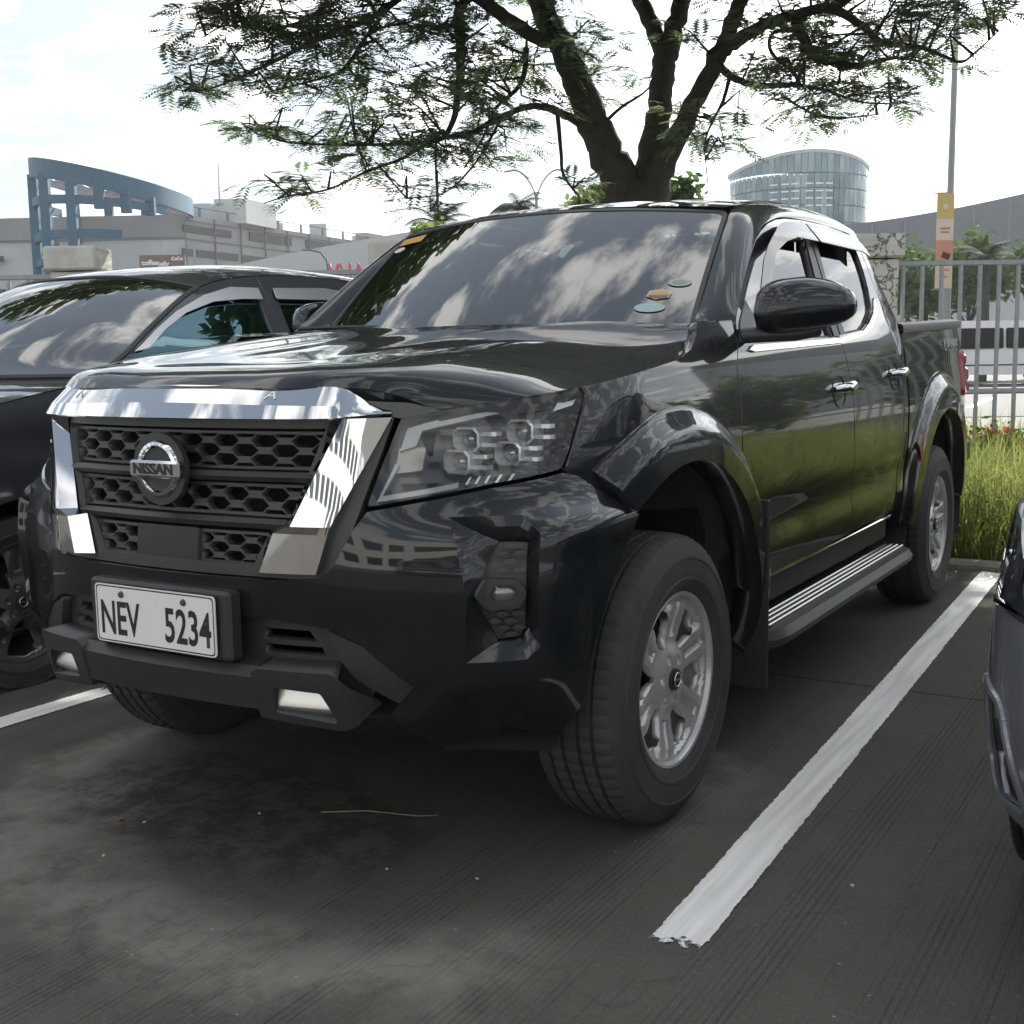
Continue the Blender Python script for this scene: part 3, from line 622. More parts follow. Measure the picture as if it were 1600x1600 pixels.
def sides(m):
    sd = side
    panel('fender', sd, FEN, PAINT, truck, sp=.03, th=.03, mirror=m)
    panel('wheel_arch_flare', sd, arc(.93, .38, .715, -4, 125, 50)+arc(.93, .38, .575, 123, -6, 40), PAINT, truck, sp=.02, th=.09, off=flare_off(.93, .715, .575), mirror=m)
    panel('wheel_arch_flare', sd, arc(4.08, .38, .735, 8, 172, 50)+arc(4.08, .38, .56, 172, 8, 40), PAINT, truck, sp=.022, th=.09, off=flare_off(4.08, .735, .56), mirror=m)
    for dr, wn, hy, hz, nm in ((DOORF, WINF, 2.455, 1.093, 'front'), (DOORR, WINR, 3.265, 1.127, 'rear')):
        d = panel('door', sd, dr, PAINT, truck, sp=.03, th=.03, holes=[wn], mirror=m)
        sg = -1 if m else 1
        panel('door_window', sd, wn, GLASSD, d, sp=.06, th=0, off=-.014, mirror=m)
        # rubber lip round the opening
        lo = np.array(wn); c = lo.mean(0)
        panel('window_seal', sd, [tuple(p) for p in lo], INK, d, sp=.04, th=.004, holes=[[tuple(c+(p-c)*.965) for p in lo]], off=-.010, mirror=m)
        # handle: cup and grip
        cup = [(hy-.075+.075*math.cos(a)*1.0, hz-.012+.055*math.sin(a)) for a in np.linspace(0, 2*math.pi, 25)[:-1]]
        panel('handle_cup', sd, cup, PAINT, d, sp=.012, th=.001, off=lambda y, z, hy=hy, hz=hz: -.002-.034*(1-np.clip(((y-hy+.075)/.073)**2+((z-hz+.012)/.053)**2, 0, 1))**.6, mirror=m)
        ring = [(hy-.075+.080*math.cos(a), hz-.012+.060*math.sin(a)) for a in np.linspace(0, 2*math.pi, 29)[:-1]]
        panel('handle_ring', sd, ring, PAINT, d, sp=.012, th=.002, holes=[cup], off=.003, mirror=m)
        hpts = [(sg*(float(side_x(y, hz))+o), y, hz+dz) for y, o, dz in ((hy-.14, .004, -.006), (hy-.115, .022, -.003), (hy-.06, .032, 0), (hy, .030, .003), (hy+.04, .020, .003), (hy+.055, .002, .002))]
        hb = MB().tube(hpts, [.010, .016, .019, .020, .018, .012], 10); hb.build('door_handle', CHROME, d)
    # black pillar cover between the windows and the mirror sail
    panel('pillar_cover', sd, [(2.44, 1.275), (2.510, 1.272), (2.512, 1.63), (2.455, 1.625), (2.426, 1.45)], PLASTIC, truck, sp=.05, th=.002, off=.004, mirror=m)
    panel('pillar_cover', sd, [(2.527, 1.28), (2.592, 1.284), (2.558, 1.45), (2.592, 1.64), (2.529, 1.64)], PLASTIC, truck, sp=.05, th=.002, off=.004, mirror=m)
    # belt moulding
    panel('belt_moulding', sd, [(1.52, 1.232), (1.56, 1.226), (2.512, 1.252), (2.512, 1.268), (1.56, 1.246)], CHROME, truck, sp=.02, th=.006, off=.008, mirror=m)
    panel('belt_moulding', sd, [(2.518, 1.2525), (2.86, 1.283), (3.0, 1.312), (3.13, 1.362), (3.19, 1.425), (3.178, 1.435), (3.11, 1.379), (2.98, 1.330), (2.85, 1.297), (2.518, 1.2685)], CHROME, truck, sp=.02, th=.006, off=.008, mirror=m)
    # smoked weather shields over the windows
    def sh_off(y, z): return .012+.030*smooth((1.70-z)/.10)
    panel('window_visor', sd, [(1.66, 1.395), (1.68, 1.375), (1.80, 1.455), (1.95, 1.545), (2.10, 1.590), (2.25, 1.615), (2.50, 1.618), (2.505, 1.685), (2.32, 1.676), (2.20, 1.663), (2.09, 1.640), (1.98, 1.604), (1.887, 1.562), (1.80, 1.512)], SMOKE, truck, sp=.025, th=.004, off=sh_off, mirror=m)
    panel('window_visor', sd, [(2.53, 1.618), (3.10, 1.618), (3.185, 1.600), (3.20, 1.66), (3.12, 1.688), (2.85, 1.692), (2.528, 1.687)], SMOKE, truck, sp=.025, th=.004, off=sh_off, mirror=m)
    panel('cab_corner', sd, CORNER, PAINT, truck, sp=.03, th=.03, mirror=m)
    panel('bed_side', sd, BED, PAINT, truck, sp=.03, th=.03, mirror=m)
    sg = -1 if m else 1
    # rail cap on the bed
    P = []
    for y in np.linspace(3.425, 4.815, 20):
        x = float(side_x(y, 1.30))+(.0); z = 1.302+(y-3.43)*.0275
        P.append([(sg*(x+dx), y, z+dz) for dx, dz in ((.006, -.012), (.010, .004), (.004, .024), (-.02, .032), (-.08, .032), (-.09, .0))])
    MB().grid(np.array(P), not m).build('bed_rail_cap', mat('bed_rail_plastic', (.09, .09, .09), .45, dust=.15), truck)
    # model script on the bed side
    y0, z0 = 4.40, 1.235; xs = float(side_x(y0, z0)); R = Matrix.Rotation(math.pi/2*sg, 4, 'Z') @ Matrix.Rotation(math.pi/2, 4, 'X')
    t = text_mesh('bed_lettering', 'CALIBRE', .085, SATIN, truck, depth=.001, sx=1.2)
    t.data.transform(Matrix.Translation((sg*(xs+.004), y0, z0)) @ Matrix.Rotation(-sg*math.atan2(float(side_x(4.6, z0)-side_x(4.2, z0)), .4), 4, 'Z') @ R)
    # tail lamp
    panel('tail_light', sd, [(4.70, .98), (4.80, .985), (4.805, 1.20), (4.74, 1.21), (4.70, 1.14)], RED, truck, sp=.03, th=.05, off=.012, mirror=m)
    tb = MB()
    for z in (1.02, 1.09, 1.16): tb.box((sg*(float(side_x(4.8, z))-.03), 4.83, z), (.09, .06, .062), bev=.012)
    tb.build('tail_light', RED, truck)
    panel('side_reflector', sd, [(3.515, .735), (3.53, .735), (3.545, .86), (3.527, .86)], RED, truck, sp=.03, th=.006, off=.040, mirror=m)
    panel('fuel_door_seam', sd, [(3.62, 1.150), (3.80, 1.165), (3.80, 1.162), (3.62, 1.146)], INK, truck, sp=.05, th=0, off=.002, mirror=m) if m is False else None
    # front pillar and roof rail
    E1 = [(.715, 1.50, 1.322), (.705, 1.555, 1.355), (.688, 1.66, 1.445), (.668, 1.79, 1.555), (.650, 1.90, 1.640), (.640, 1.97, 1.686), (.632, 2.08, 1.718), (.628, 2.3, 1.745), (.626, 2.7, 1.765), (.622, 3.05, 1.760), (.615, 3.27, 1.738)]
    E2yz = [(1.455, 1.252), (1.500, 1.322), (1.603, 1.399), (1.74, 1.490), (1.89, 1.579), (1.985, 1.621), (2.10, 1.657), (2.32, 1.693), (2.70, 1.706), (3.05, 1.702), (3.27, 1.693)]
    k = np.linspace(0, 10, 61); e1 = cr(range(11), E1, k); yz = cr(range(11), E2yz, k); e2 = np.c_[side_x(yz[:, 0], yz[:, 1]), yz]
    P = []
    for kk_, (a, b) in enumerate(zip(e1, e2)):
        row = []; bl = .020*float(smooth(kk_/16.))
        out = np.array([.6, 0, .8])
        for t in np.linspace(0, 1, 9): row.append(a*(1-t)+b*t+out*bl*math.sin(math.pi*t)**.8)
        row.append(b-[.012, 0, .004]); P.append(row)
    P = np.array(P)*[sg, 1, 1]
    MB().grid(P, m).build('roof_pillar', PAINT, truck, ang=50)
    # sill, running board and its ribs
    MB().box((sg*.80, 2.40, .48), (.13, 1.75, .13), bev=.02).build('sill', PLASTIC, truck, ang=30)
    rb = empty('running_board', parent=truck); ys = np.linspace(1.53, 3.44, 24); P = []
    for y in ys:
        e = min(smooth((y-1.53)/.12), smooth((3.44-y)/.10)); w = .81+(.150)*(.55+.45*e)
        P.append([(sg*.79, y, .30), (sg*(w-.03), y, .305), (sg*w, y, .325), (sg*(w+.004), y, .345), (sg*(w-.012), y, .372), (sg*(w-.04), y, .378), (sg*.79, y, .382)])
    b = MB().grid(np.array(P), m); b.F += [tuple(range(7)), tuple(range(len(b.V)-7, len(b.V)))[::-1]]; b.build('board', mat('board_plastic', (.03, .03, .032), .4, dust=.12), rb, ang=30)
    for x in (.845, .868, .891, .913):
        q = MB().box((sg*x, 2.49, .383), (.009, 1.74, .010), bev=.003); q.build('board_strip', mat('worn_metal', (.42, .42, .41), .28, metal=1.), rb, ang=30)
    q = MB().box((sg*.883, 2.38, .525), (.02, 1.70, .012), bev=.004); q.build('sill_trim', CHROME, truck, ang=30)
    # mud flap and arch liners
    fl = MB().box((sg*.83, 1.515, .50), (.24, .014, .58), bev=.004); fl.build('mud_flap', PLASTIC, truck)
    for cy in (.93, 4.08):
        P = [[(sg*x, cy+r*math.cos(rad(a)), .38+r*math.sin(rad(a))) for x, r in ((.93 if cy < 2 else .90, .60), (.60, .58), (.42, .52))] for a in np.linspace(-12, 150 if cy < 2 else 192, 40)]
        if cy < 2: P = [[(sg*min(abs(x), .90 if z > .6 else .80), y, z) for x, y, z in q] for q in P]
        MB().grid(np.array(P), not m).build('arch_liner', mat('liner_plastic', (.022, .021, .020), .85, noise=.3, nscale=12, dust=.2), truck)
    # mirror, folded back a little
    mm = empty('side_mirror', parent=truck); V = []; nu, nv = 28, 16
    hd = Vector((.72, .69, 0)).normalized() if not m else Vector((.10, .995, 0)); bk = Vector((hd.y, -hd.x, 0))           # along the head, towards the nose
    C0 = Vector((1.012, 1.615, 1.338)) if not m else Vector((.965, 1.80, 1.352)); SL = 1.0 if not m else .8
    for i in range(nu+1):
        t = i/nu; L = (-.160+.32*t)*SL; e = 1-abs(2*t-1)**4.5
        hgt = SL*(.085 if t < .45 else .085-.036*((t-.45)/.55)**1.6)*max(e, 0)**.38; dep = .085*max(e, 0)**.5; up = .012*math.sin(math.pi*t)+.016*t
        for j in range(nv):
            a = 2*math.pi*j/nv; cz, cd2 = math.sin(a), math.cos(a); n4 = (abs(cz)**2.6+abs(cd2)**2.6)**(-1/2.6)
            dd = cd2*n4*dep; dd = dd if dd > 0 else dd*.25
            V.append(C0+hd*L+bk*dd+Vector((0, 0, up+cz*n4*hgt*(1 if cz > 0 else .88))))
    F = [(i*nv+j, i*nv+(j+1) % nv, (i+1)*nv+(j+1) % nv, (i+1)*nv+j) for i in range(nu) for j in range(nv)]+[tuple(range(nv))[::-1], tuple(range(nu*nv, nu*nv+nv))]
    V = [(sg*v.x, v.y, v.z) for v in V]; F = F if not m else [f[::-1] for f in F]
    mesh('mirror_shell', V, F, PAINT, mm, ang=60)
    MB().tube([(sg*.86, 1.50, 1.272), (sg*.92, 1.53, 1.275), (sg*.99, 1.60, 1.278), (sg*1.04, 1.66, 1.29)] if not m else [(sg*.86, 1.50, 1.272), (sg*.91, 1.58, 1.275), (sg*.94, 1.72, 1.28)], .024, 10).build('mirror_arm', PLASTIC, mm)
    panel('mirror_sail', sd, [(1.465, 1.252), (1.505, 1.255), (1.60, 1.262), (1.655, 1.335), (1.62, 1.38), (1.515, 1.31)], PLASTIC, mm, sp=.03, th=.004, off=.004, mirror=m)
both(sides)
# windshield
def ws(s, t, off=0.):
    s = np.asarray(s, float); t = np.asarray(t, float); a = s*s; bx, tx = .70, .642
    x = s*(bx+(tx-bx)*t); y0, y1 = 1.36+.165*a, 1.835+.105*a; z0, z1 = 1.335-.008*a, 1.712-.032*a
    y = y0+(y1-y0)*t; z = z0+(z1-z0)*t+.018*4*t*(1-t)*.5
    return np.c_[x, y-off*.62, z+off*.78]
wsq = rnd([(-1, -.08), (1, -.08), (1, 1), (-1, 1)], [0, 0, .05, .05])
w0 = empty('windshield', parent=truck)
panel('windshield_glass', ws, wsq, GLASS, w0, sp=.05, th=0)
panel('windshield_band', ws, wsq, INK, w0, sp=.05, th=0, holes=[rnd([(-.955, .03), (.955, .03), (.955, .955), (-.955, .955)], .05)], off=-.004)
panel('windshield_trim', ws, rnd([(-1.012, -.08), (1.012, -.08), (1.012, 1.016), (-1.012, 1.016)], [0, 0, .05, .05]), PLASTIC, w0, sp=.05, th=.01, holes=[rnd([(-.992, -.06), (.992, -.06), (.992, .992), (-.992, .992)], [0, 0, .05, .05])], off=.003)
def sticker(name, s, t, w, h, mtl, sh='oval', col2=None, lab=None):
    n = 20; p = [(s+w*math.cos(a), t+h*math.sin(a)) for a in np.linspace(0, 2*math.pi, n+1)[:-1]] if sh == 'oval' else ([(s+w*math.cos(a), t+h*math.sin(a)) for a in np.linspace(.4, .4+2*math.pi, 7)[:-1]] if sh == 'hex' else [(s-w, t-h), (s+w, t-h), (s+w, t+h), (s-w, t+h)])
    o = panel(name, ws, p, mtl, w0, sp=.03, th=0, off=.0035)
    if lab: o['label'] = lab
    return o
SK = lambda n, c: mat(n, c, .55, coat=.3)
sticker('sticker', .905, .290, .050, .034, SK('sticker_mint', (.26, .33, .30)), lab='mint ring shaped sticker with pale centre')
o = panel('sticker_centre', ws, [(0.905+.031*math.cos(a), .290+.019*math.sin(a)) for a in np.linspace(0, 6.283, 17)[:-1]], SK('sticker_grey', (.20, .22, .21)), w0, sp=.03, th=0, off=.0045)
sticker('sticker', .835, .188, .056, .044, SK('sticker_cream', (.42, .42, .38)), 'hex', lab='six sided sticker, yellow over brown')
panel('sticker_centre', ws, [(.790, .178), (.880, .178), (.868, .158), (.835, .150), (.802, .158)], SK('sticker_brown', (.13, .075, .06)), w0, sp=.03, th=0, off=.0045)
panel('sticker_centre', ws, [(.790, .184), (.880, .184), (.866, .216), (.835, .222), (.804, .214)], SK('sticker_yellow', (.42, .29, .09)), w0, sp=.03, th=0, off=.0045)
sticker('sticker', .815, .080, .064, .036, SK('sticker_blue', (.27, .37, .40)), lab='pale blue oval sticker')
sticker('sticker', -.885, .90, .10, .040, SK('sticker_orange', (.50, .29, .08)), 'rect', lab='orange rectangular sticker under the roof edge')
sticker('sticker', -.935, .80, .045, .030, SK('sticker_white', (.60, .60, .60)), lab='small white oval sticker')
# roof
P = np.zeros((29, 33, 3)); sx = np.linspace(-1, 1, 33)
for i, t in enumerate(np.linspace(0, 1, 29)):
    y = 1.85+(3.27-1.85)*t+.095*sx**2*(1-t); zc = cr([1.85, 2.0, 2.25, 2.6, 2.95, 3.2, 3.27], [1.722, 1.752, 1.779, 1.792, 1.787, 1.768, 1.755], np.full(33, 1.85+1.42*t)); w = .642-.022*t
    P[i] = np.c_[sx*w, y, zc-.024*np.abs(sx)**2.2]
MB().grid(P, True).build('roof', PAINT, truck)
# rear wall of the cab, tailgate, bed, rear bumper, dark inner body
MB().grid(np.array([[(-.62, 3.275, 1.745), (.62, 3.275, 1.745)], [(-.72, 3.29, 1.66), (.72, 3.29, 1.66)], [(-.84, 3.37, 1.32), (.84, 3.37, 1.32)], [(-.88, 3.40, 1.1), (.88, 3.40, 1.1)], [(-.88, 3.40, .6), (.88, 3.40, .6)]])).build('cab_back', PAINT, truck)
MB().box((0, 4.81, .99), (1.56, .05, .70), bev=.02).build('tailgate', PAINT, truck)
MB().box((0, 4.15, .78), (1.5, 1.40, .05)).build('bed_floor', PLASTIC, truck)
rbm = MB().box((0, 5.00, .665), (1.74, .26, .19), bev=.05); rbm.build('rear_bumper', PLASTIC, truck)
MB().box((.62, 4.86, .53), (.12, .20, .08), bev=.03).build('tow_bracket', PLASTIC, truck)
core = MB(); core.box((0, .80, .82), (1.16, 1.0, .50)); core.box((0, 2.35, .56), (1.56, 1.78, .14)); core.box((0, .92, .52), (.86, 1.1, .30)); core.box((0, 2.6, .42), (.75, 4.2, .14)); core.box((0, 4.1, .62), (.9, 1.3, .2)); core.box((0, 1.40, .95), (1.56, .06, .66)); core.box((0, .53, .95), (1.18, .12, .26))
core.build('chassis', VOID, truck, smooth=False)
# cabin
ci = MB().box((0, 1.62, 1.17), (1.46, .42, .20), bev=.06); ci.build('dashboard', SEATM, truck)
wv = MB(); n = 28
for sgx in (1,):
    pts = [Vector((.38, 1.86, 1.17))+Matrix.Rotation(rad(-62), 3, 'X') @ Vector((.185*math.cos(a), .185*math.sin(a), 0)) for a in np.linspace(0, 2*math.pi, n)]; wv.tube(pts, .015, 8, cap=False)
    wv.tube([(.38, 1.70, 1.10), (.38, 1.86, 1.17)], .03, 8); wv.box((.38, 1.86, 1.17), (.34, .03, .05), Matrix.Rotation(rad(28), 3, 'X'), .01)
wv.build('steering_wheel', INK, truck)
for x, y in ((.38, 2.35), (-.38, 2.35), (0, 3.0)):
    w = .5 if x else 1.2; s = MB().box((x, y-.18, .80), (w, .5, .16), bev=.05); s.box((x, y+.08, 1.10), (w, .14, .58), Matrix.Rotation(rad(-12), 3, 'X'), .05)
    for hx in ((x,) if x else (-.35, .35)): s.box((hx, y+.16, 1.47), (.26, .10, .17), bev=.04)
    s.build('seat', SEATM, truck)
MB().box((0, 1.80, 1.62), (.24, .03, .065), bev=.012).build('rear_view_mirror', INK, truck)
for x in (.30, -.25):
    MB().tube([(x, 1.395, 1.322), (x-.30, 1.44, 1.330), (x-.55, 1.47, 1.330)], .008, 6).build('wiper', INK, truck)
# cowl between hood, windshield and wings
A_ = [(-.850, 1.19, 1.305)]+[tuple(v) for v in hood(np.linspace(-1, 1, 21), np.full(21, 1.))-[0, .004, .012]]+[(.850, 1.19, 1.305)]
B_ = [(-.850, 1.462, 1.316)]+[tuple(v) for v in ws(np.linspace(-1, 1, 21), np.full(21, -.04), .004)]+[(.850, 1.462, 1.316)]
MB().grid(np.stack([np.array(A_), (np.array(A_)+np.array(B_))/2+[0, 0, .004], np.array(B_)], 0), False).build('cowl', PAINT, truck)
# ---- wheels
def make_wheel(parent, loc, R=.3815, width=.255, rr=.229, face=.905, sg=1, rot=0., rim=ALLOY, spokes=6, dark=False):
    """axle along x; outer face towards +x for sg=1"""
    w = empty('wheel', loc, parent=parent); hw = width/2
    prof = [(rr-.006, hw-.028), (rr+.004, hw-.012), (rr+.02, hw-.002), (rr+.030, hw+.001), (rr+.032, hw+.004), (rr+.040, hw+.005), (rr+.042, hw+.0025), (rr+.062, hw+.004), (rr+.088, hw+.002), (rr+.090, hw+.004), (rr+.096, hw+.003), (rr+.098, hw-.001), (R-.028, hw-.012), (R-.012, hw-.022), (R-.004, hw-.036), (R, hw-.06)]
    tr = []
    for g in (.062, .022, -.022, -.062): tr += [(R+.001, g+.006), (R-.008, g+.004), (R-.008, g-.004), (R+.001, g-.006)]
    prof = prof+tr+[(a, -b) for a, b in prof[::-1]]
    def fn(k, j, r):
        if r > R-.0165 and k % 3 == 0: return r-.0034
        return r
    b = MB().lathe(prof, 198, fn); V = [(x*sg, y, z) for x, y, z in b.V]; mesh('tyre', V, b.F if sg < 0 else [f[::-1] for f in b.F], RUBBER, w, ang=24)
    # barrel and lip
    fo = hw-.020
    b = MB().lathe([(rr-.004, fo-.012), (rr+.004, fo+.003), (rr+.001, fo+.008), (rr-.006, fo+.006), (rr-.012, fo-.004), (rr-.016, fo-.05), (rr-.03, fo-.14), (rr-.03, -hw+.03), (rr, -hw+.02)], 64); mesh('rim', [(x*sg, y, z) for x, y, z in b.V], b.F if sg < 0 else [f[::-1] for f in b.F], rim, w, ang=30)
    S = 2*math.pi/spokes; holes = []; ro = rr-.010
    pk = []
    for k in range(spokes):
        a = (k+.5)*S+rot
        if spokes == 6: hp = [(.088, .05), (.105, .19), (.14, .265), (.180, .255), (.199, .15), (.201, 0), (.199, -.15), (.180, -.255), (.14, -.265), (.105, -.19), (.088, -.05)]
        else: hp = [(.07, .08), (.10, .26), (.18, .34), (.205, .30), (.21, 0), (.205, -.30), (.18, -.34), (.10, -.26), (.07, -.08)]
        holes.append([(r*rr/.229*math.cos(a+d), r*rr/.229*math.sin(a+d)) for r, d in hp])
    def face_s(a, b, off=0.):
        r = np.hypot(a, b); th = np.arctan2(b, a)-rot; k = (th/S); d = (k-np.round(k))*S*r; ad = np.abs(d)      # distance from the spoke's axis
        q = r*.229/rr
        h = fo-.006-.030*smooth((q-.05)/.06)*smooth((.215-q)/.10)*.6
        h = h-.012*smooth((.058-q)/.01)*0
        # pocket in each spoke, with two ribs left beside it
        h = h-.014*smooth((.017-ad)/.003)*smooth((q-.112)/.006)*smooth((.208-q)/.004)
        h = h+.004*smooth((.035-np.abs(ad-.024))/.02)*smooth((q-.10)/.02)*smooth((.205-q)/.02)
        h = h-.016*smooth((ad-.040)/.016)*smooth((q-.075)/.03)*smooth((.212-q)/.012)
        # lug seats
        for j in range(6):
            la = j*math.pi/3+math.pi/6; yy = .057*math.cos(la); zz = .057*math.sin(la); c, s_ = math.cos(rot), math.sin(rot)
            h = h-.014*smooth((.0135-np.hypot(a*c+b*s_-yy, -a*s_+b*c-zz))/.003)
        return np.c_[h+off, a, b]
    cre = []
    if spokes == 6:
        for k in range(spokes):
            a = k*S+rot; ca, sa = math.cos(a), math.sin(a); K = rr/.229
            for g_ in (.0145, .0172): cre.append(([(ca*x*K-sa*y*K, sa*x*K+ca*y*K) for x, y in ((.1125, -g_), (.2045, -g_), (.2045, g_), (.1125, g_))], True))
            a = k*math.pi/3+math.pi/6+rot
            for g_ in (.0107, .0136): cre.append(([(.057*math.cos(a)+g_*math.cos(w_), .057*math.sin(a)+g_*math.sin(w_)) for w_ in np.linspace(0, 2*math.pi, 13)[:-1]], True))
    circ = [(ro*math.cos(t), ro*math.sin(t)) for t in np.linspace(0, 2*math.pi, 73)[:-1]]
    o = panel('rim_face', face_s, circ, rim, w, sp=.0068, th=.022, holes=holes, mirror=(sg < 0), creases=cre)
    b = MB().lathe([(.0005, fo+.006), (.022, fo+.006), (.0285, fo+.003), (.030, fo-.012)], 32); mesh('hub_cap', [(x*sg, y, z) for x, y, z in b.V], b.F if sg < 0 else [f[::-1] for f in b.F], INK, w)
    rb = MB().lathe([(.0165, fo+.0062), (.0175, fo+.0075), (.019, fo+.0075), (.020, fo+.0062)], 32).box((fo+.007, 0, 0), (.002, .042, .004)); mesh('hub_logo', [(x*sg, y, z) for x, y, z in rb.V], rb.F if sg < 0 else [f[::-1] for f in rb.F], SATIN, w, ang=20)
    b = MB().lathe([(.03, fo-.095), (.15, fo-.095), (.15, fo-.115), (.03, fo-.115)], 40); mesh('brake_disc', [(x*sg, y, z) for x, y, z in b.V], b.F if sg < 0 else [f[::-1] for f in b.F], mat('brake_iron', (.12, .10, .09), .5, metal=.8), w)
    b = MB().lathe([(.0, fo-.125), (rr-.03, fo-.125)], 40); mesh('brake_shield', [(x*sg, y, z) for x, y, z in b.V], b.F, VOID, w)
    return w
w0_ = make_wheel(truck, (.795, .93, .3815), rot=.35); w0_.rotation_euler = (0, 0, -.0235)
for sx_, y, rz in ((1, 4.08, 0), (-1, .93, math.pi-.0235), (-1, 4.08, math.pi)):
    w = copy_tree(w0_, truck); w.location = (sx_*.795, y, .3815); w.rotation_euler = (0 if y < 2 else .9, 0, rz)
MB().box((0, 4.08, .38), (1.3, .1, .1)).build('axle', VOID, truck)
# ---------------------------------------------------------------- other cars: one builder, each with its own outline
def build_car(name, label, x0, y0, hw, paint, prof, fa=.92, wb=2.66, R=.325, wid=.215, rim=ALLOYD, spokes=5, win_tint=GLASSB, visor=None, sideprof=None, rot=0., group=None, DLOF=None, DLOR=None, belt=None, splits=(1.42, 2.52, 3.45), chrome_lamp=True, detail=True, mout=.13):
    c = thing(name, label, 'car', (x0, y0, 0), rot, group)
    sz, sx = sideprof
    X = lambda z: hw*cr(sz, sx, z)
    ye = np.array([p[0] for p in prof]); ze = np.array([p[1] for p in prof]); yc = np.array([p[2] for p in prof]); zc = np.array([p[3] for p in prof])
    L = ye.max()
    def nose(y): return np.where(y < .8, hw*.20*np.clip((.8-y)/.8, 0, 1)**2.3, 0)
    def tail(y): return np.where(y > L-.7, hw*.16*np.clip((y-L+.7)/.7, 0, 1)**2.2, 0)
    def sd(y, z, off=0.):
        y = np.atleast_1d(np.asarray(y, float)); z = np.atleast_1d(np.asarray(z, float)); x = X(z)-nose(y)-tail(y)
        for cy in (fa, fa+wb): r = np.hypot(y-cy, z-R); x = x+.018*smooth((R+.13-r)/.05)*smooth((r-R)/.03)
        x = x-.012*np.exp(-((z-.92)/.05)**2)*smooth((y-.7)/.3)
        return np.c_[x+off, y, z]
    k = np.linspace(0, len(prof)-1, 8*(len(prof)-1)+1); kk = np.arange(len(prof))
    Ye, Ze, Yc, Zc = [cr(kk, v, k) for v in (ye, ze, yc, zc)]
    Xe = X(Ze)-nose(Ye)-tail(Ye)
    a = np.linspace(-1, 1, 25)
    P = np.stack([np.c_[a*Xe[i], Yc[i]+(Ye[i]-Yc[i])*np.abs(a)**2.2, Zc[i]+(Ze[i]-Zc[i])*np.abs(a)**(2.4 if k[i] < 4 or k[i] > 8 else 3.0)] for i in range(len(k))])
    def strip(i0, i1, nm, m, drop=.0):
        q = P[i0*8:i1*8+1]; MB().grid(q, True).build(nm, m, c, ang=60)
    strip(0, 3, 'hood', paint); strip(3, 5, 'windshield', GLASS); strip(5, 8, 'roof', paint); strip(8, 9, 'rear_window', GLASSD); strip(9, len(prof)-1, 'tailgate', paint)
    ea = P[24:41, ::24]        # dark trim along the windscreen edges
    for j, sg in ((0, -1), (1, 1)):
        MB().tube([tuple(v) for v in ea[:, j]], .012, 6).build('windshield_trim', PLASTIC, c)
    MB().tube([tuple(v) for v in P[24]+[0, -.01, .0]], .014, 6).build('cowl', PLASTIC, c); MB().tube([tuple(v) for v in P[40]], .010, 6).build('windshield_trim', PLASTIC, c)
    edge = [(float(y), float(z)) for y, z in zip(Ye, Ze)]
    def ez(y):
        o = np.argsort(Ye[:9*8]); return float(np.interp(y, Ye[:9*8][o], Ze[:9*8][o]))
    zb = .24; s1, s2, s3 = splits; Ra = R+.075
    top = lambda y0_, y1_: [(y, ez(y)-.004) for y in np.linspace(y0_, y1_, 22)]
    fend = [(.50, .40)]+[(.40, .62), (.30, .80), (.22, ez(.22))]+top(.30, s1)+[(s1-.03, .95), (s1, .6), (s1+.02, zb)]+[p for p in arc(fa, R, Ra, -12, 190)][:]
    df = [(s1+.03, zb), (s1+.01, .6), (s1-.022, .95), (s1+.008, ez(s1))]+top(s1+.03, s2)+[(s2, .9), (s2+.03, zb)]
    dr_ = [(s2+.038, zb), (s2+.008, .9), (s2+.008, ez(s2))]+top(s2+.03, s3)+[(s3, .9)]+[p for p in arc(fa+wb, R, Ra+.03, 110, 192, 12)]
    qp = [(s3+.008, .92), (s3+.008, ez(s3))]+top(s3+.02, ye[8])+edge[8*8:]+[(L-.02, .5), (L-.10, zb+.06)]+arc(fa+wb, R, Ra, -12, 108, 22)
    def sides_(m):
        sg = -1 if m else 1
        panel('fender', sd, fend, paint, c, sp=.05, th=.02, mirror=m)
        for poly, W in ((df, DLOF), (dr_, DLOR)):
            d = panel('door', sd, poly, paint, c, sp=.05, th=.02, holes=[W], mirror=m)
            panel('door_window', sd, W, win_tint, d, sp=.08, th=0, off=-.012, mirror=m)
            hy = max(p[0] for p in W)-.10
            MB().tube([(sg*float(sd(y, .98)[0, 0]+o), y, .98) for y, o in ((hy-.20, .0), (hy-.16, .03), (hy-.04, .03), (hy, 0))], .014, 8).build('door_handle', paint, d)
        panel('quarter_panel', sd, qp, paint, c, sp=.05, th=.02, mirror=m)
        if visor:
            for poly in visor: panel('window_visor', sd, poly, mat('brushed_visor', (.55, .55, .56), .30, metal=.9), c, sp=.04, th=.006, off=lambda y, z: .018+0*y, mirror=m)
        V = []; nu, nv = 14, 12
        mm = MB(); C0 = Vector((sg*(float(X(np.array(1.15)))+mout), DLOF[0][0]+.10, 1.10))
        for i in range(nu+1):
            t = i/nu; e = max(1-abs(2*t-1)**3, 0)
            for j in range(nv): w = 2*math.pi*j/nv; V.append(C0+Vector((sg*(-.10+.2*t), -.06*math.cos(w)*e**.5*(1 if math.cos(w) > 0 else .3), .065*math.sin(w)*e**.45)))
        mm.add(V, [(i*nv+j, i*nv+(j+1) % nv, (i+1)*nv+(j+1) % nv, (i+1)*nv+j)[::(1 if sg > 0 else -1)] for i in range(nu) for j in range(nv)])
        mm.tube([C0-Vector((sg*.05, 0, .05)), C0-Vector((sg*.17, .0, .08))], .022, 8); mm.build('side_mirror', paint, c, ang=60)
